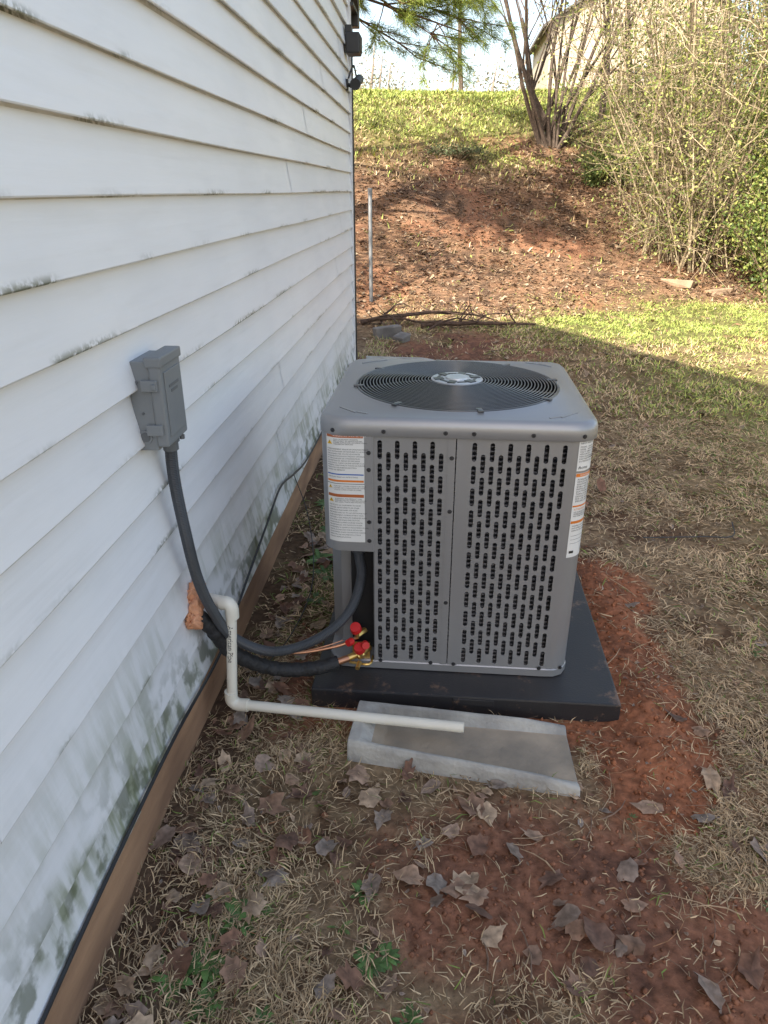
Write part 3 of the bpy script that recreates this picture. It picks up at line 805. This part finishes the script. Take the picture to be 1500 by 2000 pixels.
def lab(s0,s1,z0,z1,d,mi=0):
    n=max(1,int((s1-s0)/.006));vs=[]
    for i in range(n+1):
        s=s0+(s1-s0)*i/n;vs+=[S(s,z0,d),S(s,z1,d)]
    mb.add(vs,[(2*i,2*i+2,2*i+3,2*i+1) for i in range(n)],mi)
def txt(s,ss,z,size,d,mi=1,sp=1.0):
    vs,fs=textmesh(ss,size,spacing=sp)
    mb.add([S(s+v.x,z+v.y,d) for v in vs],fs,mi)
D=.0072
def tri(s,z,q):
    mb.add([S(s,z,D+.0008),S(s+q,z,D+.0008),S(s+q/2,z+q*.85,D+.0008)],[(0,1,2)],5)
    txt(s+q*.38,'!',z+q*.12,q*.7,D+.0012)
a,b_=-.351,-.248
lab(a,b_,.515,.845,D)
lab(a+.002,b_-.002,.832,.843,D+.0004,3);txt(a+.02,'WARNING: RISK OF ELECTRIC SHOCK',.8350,.0052,D+.0008,0)
tri(a+.004,.812,.014)
L1='''CAN CAUSE INJURY OR DEATH.
DISCONNECT ALL REMOTE ELECTRIC
POWER SUPPLIES AND DISCHARGE CAPACI-
TORS BEFORE SERVICING.'''
txt(a+.021,L1,.8255,.0046,D+.0006,1,1.0)
L2='''AVERTISSEMENT: RISQUE DE CHOC ELECTRIQUE.
PEUT ENTRAINER DES BLESSURES OU LA MORT.
DECONNECTER TOUTES LES SOURCES
D'ALIMENTATION ELECTRIQUE A DISTANCE
ET DECHARGER LES CONDENSATEURS.
ADVERTENCIA: RIESGO DE DESCARGA
ELECTRICA. PUEDE CAUSAR LESIONES O LA
MUERTE. DESCONECTE TODAS LAS FUENTES
REMOTAS DE ENERGIA ELECTRICA
ANTES DE REPARAR.'''
txt(a+.004,L2,.7970,.0050,D+.0006,1,1.35)
lab(a+.002,b_-.002,.7230,.7265,D+.0004,4)
txt(a+.004,'CAUTION: READ ALL INSTRUCTIONS',.7150,.0048,D+.0006)
lab(a+.002,b_-.002,.7020,.7080,D+.0004,2)
lab(a,b_,.696,.6975,D+.0005,1)
tri(a+.004,.682,.011)
txt(a+.019,'''CONNECT COPPER CONDUCTORS ONLY.
UTILISER DES CONDUCTEURS DE CUIVRE.
UTILICE CONDUCTORES DE COBRE.''',.6880,.0046,D+.0006,1,1.2)
lab(a+.002,b_-.002,.6560,.6650,D+.0004,3);
tri(a+.004,.640,.014)
txt(a+.021,'''WARNING: THIS PRODUCT CAN
EXPOSE YOU TO CHEMICALS INCLUD-
ING LEAD, WHICH ARE KNOWN TO''',.6490,.0050,D+.0006)
L3='''THE STATE OF CALIFORNIA TO CAUSE
CANCER, BIRTH DEFECTS OR OTHER
REPRODUCTIVE HARM. FOR MORE
INFORMATION GO TO www.P65Warnings.ca.gov
AVERTISSEMENT: CE PRODUIT PEUT VOUS
EXPOSER A DES PRODUITS CHIMIQUES, DONT
LE PLOMB, RECONNU PAR L'ETAT DE
CALIFORNIE COMME CAUSE DE CANCER.
ADVERTENCIA: ESTE PRODUCTO PUEDE
EXPONERLE A QUIMICOS INCLUYENDO PLOMO,
QUE ES CONOCIDO POR EL ESTADO DE
CALIFORNIA COMO CAUSANTE DE CANCER,
DEFECTOS DE NACIMIENTO U OTROS
DANOS REPRODUCTIVOS.'''
txt(a+.004,L3,.6290,.0050,D+.0006,1,1.55)
D=.0012;a,b_=.322,.425
lab(a,b_,.752,.838,D)
txt(a+.004,'NEXT PART NO.',.829,.0068,D+.0005)
txt(a+.004,'''MODEL  4A6-036
SERIAL  2401 88213
VOLTS 208/230 PH 1 HZ 60
MIN CIRCUIT AMPS 22.8
MAX FUSE/BREAKER 35
FACTORY CHARGED
OUTDOOR USE''',.819,.0062,D+.0005,1,1.1)
lab(a+.03,b_-.01,.788,.7892,D+.0006,1)
txt(a+.004,'Acme',.758,.013,D+.0005)
lab(a,b_,.487,.746,D)
lab(a+.001,b_-.001,.735,.745,D+.0004,2);txt(a+.012,'WARNING',.7372,.0075,D+.0008,0)
txt(a+.006,'''AUXILIARY DEVICES
WHICH MAY BE A POTENTIAL
IGNITION SOURCE
SHALL NOT BE
INSTALLED IN THE
DUCTWORK OTHER
THAN AUXILIARY
DEVICES LISTED
FOR USE WITH THE
SPECIFIC UNIT''',.7250,.0072,D+.0006,1,1.0)
lab(a+.001,b_-.001,.645,.650,D+.0004,2);
txt(a+.006,'ATTENTION',.635,.0075,D+.0006,2)
txt(a+.006,'''LES DISPOSITIFS
AUXILIAIRES NE DOIVENT
PAS ETRE INSTALLES''',.6270,.006,D+.0006)
lab(a+.001,b_-.001,.594,.602,D+.0004,2)
txt(a+.006,'''Installer: record date
and refrigerant charge
added at start up:''',.585,.0068,D+.0006,1,1.1)
for z in(.555,.543,.531): lab(a+.006,b_-.02,z,z+.0008,D+.0006,1)
lab(a+.006,a+.020,.500,.508,D+.0006,1)
lab(a+.052,a+.062,.498,.510,D+.0006,1);lab(a+.0535,a+.0605,.4995,.5085,D+.0009,0)
mb.build('labels',LM,ac)
for o in list(bpy.data.objects):
    if o.parent==ac:
        me=o.data;nv=len(me.vertices);co_=np.zeros(nv*3,np.float32);me.vertices.foreach_get('co',co_);co_=co_.reshape(-1,3)
        co_[:,2]-=.010*np.clip((co_[:,2]-.1)/.75,0,1.1);me.vertices.foreach_set('co',co_.ravel());me.update()
m_brass=pmat('brass',(.75,.50,.16),(.6,.38,.12),rough=.3,metal=.9);m_red=pmat('red_cap',(.60,.02,.02),rough=.45)
va=empty('service_valves',(-.24,1.82,.13));mb=MB()
mb.tube([(-.296,1.763,.119),(-.262,1.783,.122)],[.011,.011],14,2)
mb.tube([(-.265,1.781,.122),(-.235,1.800,.128)],[.0105,.0105],14,0);mb.tube([(-.240,1.797,.127),(-.222,1.808,.130)],[.017,.017],6,0)
mb.tube([(-.225,1.800,.130),(-.205,1.835,.130)],[.012,.012],14,0)
mb.tube([(-.228,1.795,.118),(-.228,1.795,.150)],[.010,.010],12,0)
mb.tube([(-.228,1.780,.110),(-.232,1.755,.106)],[.008,.007],10,0)
mb.tube([(-.240,1.812,.185),(-.215,1.84,.19)],[.009,.009],6,0)
mb.tube([(-.238,1.81,.180),(-.238,1.81,.213)],[.007,.007],12,0)
for c0,c1,r in(((-.240,1.806,.212),(-.241,1.796,.228),.018),((-.228,1.790,.150),(-.229,1.782,.166),.018),((-.252,1.79,.180),(-.262,1.775,.182),.012),((-.212,1.787,.172),(-.207,1.775,.176),.013)):
    mb.tube([c0,c1],[r,r*.9],14,1)
mb.box((-.255,1.822,.098),(-.200,1.826,.155),0)
mb.tube(cr([(-.262,1.80,.095),(-.20,1.79,.098),(-.192,1.83,.10)],4),.004,6,0)
mb.build('valve_bodies',[m_brass,m_red,m_cu],va,smooth=True)

# ------------------------------------------------------------------ back yard objects
m_galv=pmat('galvanised_steel',(.24,.25,.26),(.17,.18,.19),rough=.55,metal=.5)
zb=float(H(-.95,9.2));mb=MB();mb.tube([(-.95,9.2,zb-.2),(-.955,9.2,1.43),(-.955,9.2,1.445)],[.024,.024,.02],14);mb.tube([(-.955,9.2,1.38),(-.955,9.2,1.45)],.028,14)
mb.build('metal_fence_post',[m_galv],smooth=True)
m_bark=vcmat('bark',rough=.9,nscale=25,lo=.6,hi=1.3,bump=.6,det=5)
mb=MB()
def brpts(x,y,L,a,z=.03,arch=.05,n=7):
    out=[]
    for i in range(n):
        t=i/(n-1);px=x+math.cos(a)*L*(t-.5)+random.uniform(-.03,.03);py=y+math.sin(a)*L*(t-.5)+random.uniform(-.03,.03)
        out.append((px,py,float(H(px,py))+z+arch*4*t*(1-t)+random.uniform(-.01,.01)))
    return out
DB=(.09,.06,.045)
for (x,y,L,a,r,ar) in [(.35,8.3,1.3,.1,.035,.02),(-.2,8.5,1.6,.25,.028,.10),(-.5,8.2,1.0,-.3,.022,.08),(-.6,8.6,.8,1.2,.016,.15),(.1,8.1,.8,.6,.014,.10),(-.65,7.9,.7,2.2,.014,.16),(.0,8.5,1.3,-.15,.014,.12),(.55,8.6,.7,.8,.010,.08)]:
    p_=brpts(x,y,L,a,.03,ar);mb.tube(p_,[r*(1-.7*i/6) for i in range(7)],7,0,DB)
    for q in range(3):
        s_=Vector(p_[random.randint(1,5)]);d=Vector((random.uniform(-1,1),random.uniform(-.5,.5),random.uniform(.1,.7))).normalized()
        mb.tube([s_,s_+d*.12,s_+d*.24+Vector((.03,0,.01))],[r*.35,r*.22,r*.1],5,0,DB)
mb.build('fallen_branches',[m_bark],colors=True,smooth=True)
mb=MB()
def rock(x,y,sx_,sy_,sz_,a,mi=0,zo=0):
    c,s=math.cos(a),math.sin(a);z0=float(H(x,y))
    mb.box((-sx_/2,-sy_/2,-.05),(sx_/2,sy_/2,sz_),mi,M=lambda u,v,z:Vector((x+(u*c-v*s)*(1+.1*math.sin(z*30)),y+u*s+v*c,z0+z+.02*math.sin(u*17+v*9)+zo)),bev=.012)
m_rub=pmat('weathered_concrete',(.22,.20,.18),(.13,.12,.11),scale=9,rough=.9,bump=.5)
rock(-.62,7.6,.28,.2,.12,.3);rock(-.45,7.4,.14,.12,.07,1)
mb.build('concrete_rubble',[m_rub])
m_stone=pmat('tan_stone',(.36,.26,.17),(.26,.18,.12),scale=6,rough=.9,bump=.5)
mb=MB();rock(3.35,11.1,.42,.3,.06,-.5);rock(3.85,10.9,.3,.2,.04,.4)
mb.build('stone_pavers',[m_stone])

# ------------------------------------------------------------------ vegetation
def stem(mb,p,d,L,r0,r1,n=7,bend=.15,col=(1,1,1),sides=5,up=.0):
    p=Vector(p);d=Vector(d).normalized();pts=[p.copy()];st=L/(n-1)
    for i in range(n-1):
        d=(d+Vector((random.gauss(0,bend),random.gauss(0,bend),random.gauss(0,bend*.6)+up))).normalized()
        p=p+d*st;pts.append(p.copy())
    mb.tube(pts,[r0+(r1-r0)*i/(n-1) for i in range(n)],sides,0,col,cap=False)
    return pts,d
def grow(mb,p,d,L,r,depth,col,tips,spread=.6,kids=3,bend=.12,up=.03,tn=5):
    pts,dd=stem(mb,p,d,L,r,r*.45,7 if depth>1 else 5,bend,col,6 if r>.03 else (4 if r>.008 else 3),up)
    if depth==0:
        tips.extend(pts[1:]);return
    for i in range(kids):
        k=random.randint(2,len(pts)-1) if i<kids-1 else len(pts)-1
        loc=(pts[k]-pts[k-1]).normalized()
        nd_=(loc+Vector((random.gauss(0,spread),random.gauss(0,spread),random.gauss(.1,spread*.6)))).normalized()
        rr=r*(1-.55*k/(len(pts)-1))*.6
        grow(mb,pts[k],nd_,L*random.uniform(.5,.75),rr,depth-1,col,tips,spread,kids,bend,up)
def leafcloud(name,P,size,cols,mat,parent=None,jit=.06,asp=.5,up=0):
    P=np.asarray(P);n=len(P);P=P+rng.normal(0,jit,(n,3))
    s=rng.uniform(size[0],size[1],n)[:,None]
    u=rng.normal(0,1,(n,3));u/=np.linalg.norm(u,axis=1,keepdims=True)
    w=np.cross(u,rng.normal(0,1,(n,3)));w/=np.linalg.norm(w,axis=1,keepdims=True)
    V=np.stack([P-u*s,P+w*s*asp,P+u*s,P-w*s*asp],1).reshape(-1,3)
    q=np.arange(n*4).reshape(n,4)
    return fast(name,V,quads=q,col=np.repeat(cols,4,0),mat=mat,parent=parent)
m_fol=vcmat('foliage',rough=.55,nscale=8,lo=.8,hi=1.15,spec=.35,transl=.25)
def mixcols(n,pal):
    pal=np.array(pal);return pal[rng.integers(0,len(pal),n)]*rng.uniform(.7,1.25,(n,1))
tr=empty('multi_stem_tree',(1.95,16.6,float(H(1.95,16.6))));mb=MB();tips=[]
BC=(.10,.076,.06)
for i in range(17):
    a=random.uniform(0,2*PI);x=1.95+.25*math.cos(a);y=16.6+.2*math.sin(a);z=float(H(x,y))-.1
    lean=random.uniform(-.85,.75) if i>2 else random.uniform(-.25,.25)
    grow(mb,(x,y,z),(lean*.95,random.uniform(-.3,.3),1.1),random.uniform(2.4,3.8),random.uniform(.028,.058),3,BC,tips,.42,3,.07,.02)
mb.build('trunks',[m_bark],tr,smooth=True,colors=True)
P=random.sample(tips,min(len(tips),1800));leafcloud('buds',P,(.02,.04),mixcols(len(P),[(.30,.20,.10),(.26,.26,.09)]),m_fol,tr,.05)
def baretree(name,x,y,Hh_,r,depth=4,lean=(0,0),col=BC,leaf=0,lp=None):
    e=empty(name,(x,y,float(H(x,y))));mb=MB();tips=[]
    grow(mb,(x,y,float(H(x,y))-.1),(lean[0],lean[1],1),Hh_*.45,r,depth,col,tips,.5,3,.06,.03)
    mb.build('trunk_and_limbs',[m_bark],e,smooth=True,colors=True)
    if leaf:
        P=[random.choice(tips) for _ in range(leaf)];leafcloud('leaves',P,(.03,.07),mixcols(leaf,lp),m_fol,e,.2)
    return e
baretree('bare_tree',3.3,18.5,7,.08,4,(.15,0));baretree('bare_tree',.2,25,8,.08,4,(0,0));baretree('bare_tree',5.2,17,8,.12,4,(-.2,0),leaf=3000,lp=[(.3,.3,.1),(.2,.22,.07)])
baretree('bare_tree',4.2,19.5,8,.09,4,(-.1,0),leaf=3000,lp=[(.32,.31,.13)])
baretree('bare_tree',-4.6,8.3,13,.16,5,(.05,0),leaf=9000,lp=[(.2,.22,.07)])
baretree('bare_tree',-3.4,12.5,12,.14,5,(.08,0),leaf=8000,lp=[(.2,.22,.07)])
# thicket
th=empty('shrub_thicket',(4.2,12.3,float(H(4.2,12.3))));mb=MB();tips=[]
TC=[(.40,.33,.22),(.29,.23,.15),(.46,.38,.26),(.17,.13,.09)]
for i in range(330):
    if i<50: x=3.55+random.gauss(0,.25);y=11.9+random.gauss(0,.2)
    else: x=random.uniform(2.9,7.8);y=11.7+(x-3.2)*random.uniform(-.28,.15)+random.uniform(0,3.6)
    z=float(H(x,y))-.05;L=random.uniform(2.4,5.6)
    d=(random.gauss(-.08 if i<50 else 0,.24),random.gauss(-.08,.22),1)
    pts,_=stem(mb,(x,y,z),d,L,random.uniform(.008,.021),.004,9,.12,random.choice(TC),4,.03)
    for q in range(8):
        k=random.randint(1,8);dd=Vector((random.gauss(0,.8),random.gauss(0,.8),random.gauss(.3,.6)))
        p2,_=stem(mb,pts[k],dd,random.uniform(.5,1.3),.006,.0015,6,.22,random.choice(TC),3,-.02);tips+=p2[1:]
        for q2 in range(2):
            p3,_=stem(mb,p2[random.randint(2,5)],Vector((random.gauss(0,1),random.gauss(0,1),random.gauss(0,.7))),random.uniform(.2,.6),.003,.001,4,.25,random.choice(TC),3);tips+=p3
mb.build('stems',[m_bark],th,colors=True)
n=72000;P=[random.choice(tips) for _ in range(n)]
leafcloud('leaves',P,(.014,.032),mixcols(n,[(.31,.33,.09),(.22,.27,.07),(.40,.38,.15),(.12,.17,.045)]),m_fol,th,.10)
def bush(name,cx,cy,rx,ry,rz,n,pal,size,nc=45,sp=.15):
    z0=float(H(cx,cy));e=empty(name,(cx,cy,z0));mb=MB()
    cl_=[]
    for i in range(nc):
        v=rng.normal(0,1,3);v/=np.linalg.norm(v);v*=rng.uniform(.3,1.2)
        cl_.append((cx+v[0]*rx,cy+v[1]*ry,z0+rz*.8+v[2]*rz*.85))
    for c in cl_:
        mb.tube(cr([(cx+random.uniform(-.2,.2)*rx,cy+random.uniform(-.2,.2)*ry,z0-.05),((cx+c[0])/2,(cy+c[1])/2,z0+(c[2]-z0)*.5),c],4),[.014-.0014*k for k in range(9)],4,0,(.22,.17,.11),cap=False)
    mb.build('stems',[m_bark],e,colors=True)
    wgt=rng.random(nc)**1.5+.1;wgt/=wgt.sum()
    P=np.array(cl_)[rng.choice(nc,n,p=wgt)]+rng.normal(0,1,(n,3))*np.array([rx,ry,rz])*sp
    P[:,2]=np.maximum(P[:,2],H(P[:,0],P[:,1])+.02)
    leafcloud('leaves',P,size,mixcols(n,pal),m_fol,e,.02,.55)
GP=[(.12,.18,.04),(.07,.11,.03),(.21,.26,.06),(.32,.34,.10)]
bush('evergreen_bush',4.7,11.0,.9,.6,1.0,10000,GP,(.016,.034),60,.16)
bush('evergreen_bush',5.1,11.7,1.0,.8,1.8,17000,GP,(.016,.034),70,.15)
bush('evergreen_bush',6.4,12.3,1.3,1.0,2.1,15000,GP,(.018,.036),60)
UP=[(.11,.13,.045),(.07,.09,.03),(.19,.19,.08),(.16,.12,.07)]
bush('background_bush',4.2,15.8,1.1,.7,1.5,11000,UP,(.02,.045));bush('background_bush',6.2,15.5,1.3,.8,2.2,14000,UP,(.02,.045));bush('background_bush',7.9,14.5,1.3,.8,2.6,14000,UP,(.02,.045))
bush('low_shrub',2.75,14.6,.5,.4,.3,5000,[(.07,.12,.03),(.13,.17,.05),(.2,.2,.07)],(.015,.03))
bush('low_shrub',3.6,14.8,.7,.5,.45,6000,[(.07,.12,.03),(.13,.17,.05),(.25,.24,.09)],(.015,.03))
bush('low_shrub',.1,15.0,.5,.3,.12,1200,[(.09,.12,.05),(.15,.16,.08)],(.015,.03))
# pine tree (trunk behind the house corner, lower limbs reach over the slope)
PX,PY=-2.6,10.2
pt=empty('pine_tree',(PX,PY,float(H(PX,PY))));mb=MB();tips=[]
z0=float(H(PX,PY));mb.tube(cr([(PX,PY,z0-.2),(PX+.05,PY,4),(PX-.05,PY-.05,8),(PX,PY,11)],6),[.2-.008*k for k in range(19)],10,0,(.15,.10,.075))
PC=(.15,.10,.075)
for i in range(54):
    z=random.uniform(5,10.5);a=random.uniform(0,2*PI);L=random.uniform(2.0,3.0)*(1 if z<6 else max(.4,1.4-(z-6)*.2))
    if i<26: z=random.uniform(3.9,5.3);a=random.uniform(-.45,.35);L=random.uniform(1.8,2.9)
    d=Vector((math.cos(a),math.sin(a),-.20 if i<26 else .1))
    pts,_=stem(mb,(PX,PY,z),d,L,.028,.007,9,.06,PC,5,-.010 if i<26 else 0)
    for q in range(10):
        k=random.randint(3,8);p2,_=stem(mb,pts[k],d+Vector((random.gauss(0,.6),random.gauss(0,.7),random.gauss(-.15,.3))),random.uniform(.35,.75),.009,.004,5,.15,(.2,.13,.09),3)
        for kk_ in (1,2,3): tips.append((p2[-kk_],(p2[-kk_]-p2[-kk_-1]).normalized()))
mb.build('trunk_and_limbs',[m_bark],pt,smooth=True,colors=True)
T=np.array([list(a)+list(b_) for a,b_ in tips]);K=55;n=len(T)*K
P=np.repeat(T[:,:3],K,0)+rng.normal(0,.025,(n,3));d=np.repeat(T[:,3:],K,0)*.9+rng.normal(0,.5,(n,3));d[:,2]-=.1;d/=np.linalg.norm(d,axis=1,keepdims=True)
L=rng.uniform(.13,.24,n)[:,None];w=np.cross(d,rng.normal(0,1,(n,3)));w/=np.linalg.norm(w,axis=1,keepdims=True);w*=.0030
V=np.stack([P-w,P+w,P+d*L],1).reshape(-1,3)
fast('needles',V,tris=np.arange(n*3).reshape(n,3),col=np.repeat(mixcols(n,[(.24,.32,.055),(.36,.41,.10),(.14,.21,.04)]),3,0),mat=m_fol,parent=pt)

# distant tree line
dt=empty('distant_trees',(0,60,4));mb=MB();P=[]
for i in range(60):
    x=random.uniform(-30,45);y=random.uniform(48,75);z=float(H(x,y));h_=random.uniform(4,7)
    mb.tube([(x,y,z),(x,y,z+h_*.6),(x+.3,y,z+h_)],[.15,.1,.03],5,0,(.25,.21,.18))
    for q in range(420):
        v=rng.normal(0,1,3);P.append((x+v[0]*1.5,y+v[1]*1.6,z+h_*.6+v[2]*h_*.2))
mb.build('trunks',[m_bark],dt,colors=True);n=len(P)
leafcloud('crowns',P,(.05,.16),mixcols(n,[(.26,.24,.17),(.30,.26,.2),(.20,.21,.12)]),m_fol,dt,.1)

# neighbour house
m_tan,t,b=newmat('tan_siding')
co=nd(t,'ShaderNodeTexCoord');wv=nd(t,'ShaderNodeTexWave',wave_type='BANDS',bands_direction='Z',wave_profile='SAW');wv.inputs['Scale'].default_value=1.25
t.links.new(co.outputs['Object'],wv.inputs['Vector']);r=nd(t,'ShaderNodeValToRGB');r.color_ramp.elements[0].color=(.26,.215,.15,1);r.color_ramp.elements[0].position=0;r.color_ramp.elements[1].color=(.40,.355,.28,1);r.color_ramp.elements[1].position=.15
t.links.new(wv.outputs['Fac'],r.inputs[0]);t.links.new(r.outputs[0],b.inputs['Base Color']);b.inputs['Roughness'].default_value=.6
m_win=pmat('window_glass',(.06,.08,.10),rough=.1);m_wood=pmat('deck_wood',(.22,.16,.11),(.15,.11,.08),rough=.8)
nh=empty('tan_house',(8,43,3.9));zb=4.3
mb=MB();x0,x1,y0,y1=4.4,13,40,48;zt=zb+4.2
mb.box((x0,y0,zb-1),(x1,y1,zt),0)
xm=(x0+x1)/2;mb.add([(x0,y0,zt),(x1,y0,zt),(xm,y0,zt+2.6),(x0,y1,zt),(x1,y1,zt),(xm,y1,zt+2.6)],[(0,1,2),(5,4,3)],0)
for (wx,wz) in((8.6,zb+1.4),(11,zb+1.4)):
    mb.box((wx-.5,y0-.04,wz-.2),(wx+.5,y0-.01,wz+1.1),2);mb.box((wx-.42,y0-.06,wz-.12),(wx+.42,y0-.045,wz+1.02),3);mb.box((wx-.42,y0-.075,wz+.42),(wx+.42,y0-.062,wz+.48),2)
for sgn in(-1,1):
    e0=xm+sgn*(xm-x0+.4);mb.add([(xm,y0-.3,zt+2.75),(e0,y0-.3,zt-.1),(e0,y1+.3,zt-.1),(xm,y1+.3,zt+2.75),(xm,y0-.3,zt+2.62),(e0,y0-.3,zt-.23),(e0,y1+.3,zt-.23),(xm,y1+.3,zt+2.62)],[(0,1,2,3),(4,7,6,5),(0,4,5,1),(1,5,6,2)],1)
mb.build('walls_and_roof',[m_tan,m_roof,m_trim,m_win],nh)
mb=MB()
X0=5.6
mb.box((X0,37.2,zb+.9),(X0+6,39.95,zb+1.02),0)
for i in range(8):
    x=X0+.05+i*.78;mb.box((x,37.2,zb-.9),(x+.12,37.32,zb+1.95),0)
mb.box((X0,37.17,zb+1.9),(X0+6,37.33,zb+1.98),0);mb.box((X0,37.22,zb+1.2),(X0+6,37.26,zb+1.26),0)
for i in range(48):
    x=X0+.1+i*.12;mb.box((x,37.23,zb+1.26),(x+.035,37.26,zb+1.9),0)
mb.build('deck',[m_wood],nh)

# ------------------------------------------------------------------ light, sky, camera
sd=Vector((.63,.96,-1)).normalized()
elev=math.asin(-sd.z);rot=math.atan2(-sd.x,-sd.y)
w=bpy.data.worlds.new('World');scene.world=w;w.use_nodes=True;t=w.node_tree
bg=t.nodes['Background'];sk=nd(t,'ShaderNodeTexSky');sk.sky_type='NISHITA';sk.sun_disc=False;sk.sun_elevation=elev;sk.sun_rotation=rot
sk.dust_density=2.5;sk.air_density=1.0;sk.ozone_density=.8
mx=nd(t,'ShaderNodeMix',data_type='RGBA',blend_type='MULTIPLY');mx.inputs[0].default_value=1;mx.inputs[7].default_value=(1.0,.90,.79,1)
t.links.new(sk.outputs[0],mx.inputs[6]);t.links.new(mx.outputs[2],bg.inputs['Color']);bg.inputs['Strength'].default_value=.47
ld=bpy.data.lights.new('sun','SUN');ld.energy=13.0;ld.angle=math.radians(.5);ld.color=(1,.92,.78)
lo=bpy.data.objects.new('sun',ld);scene.collection.objects.link(lo);lo.rotation_euler=sd.to_track_quat('-Z','Y').to_euler();lo.location=(-5,-8,12)
cd=bpy.data.cameras.new('camera');cam=bpy.data.objects.new('camera',cd);scene.collection.objects.link(cam);scene.camera=cam
cd.sensor_fit='VERTICAL';cd.sensor_height=34.6;cd.lens=24.0;cd.clip_start=.05;cd.clip_end=600
cam.location=(0,0,1.43);cam.rotation_euler=(math.radians(90-24.4),0,math.radians(4.9))
scene.view_settings.view_transform='Standard';scene.view_settings.look='None';scene.view_settings.exposure=0
print('verts',sum(len(o.data.vertices) for o in bpy.data.objects if o.type=='MESH'))
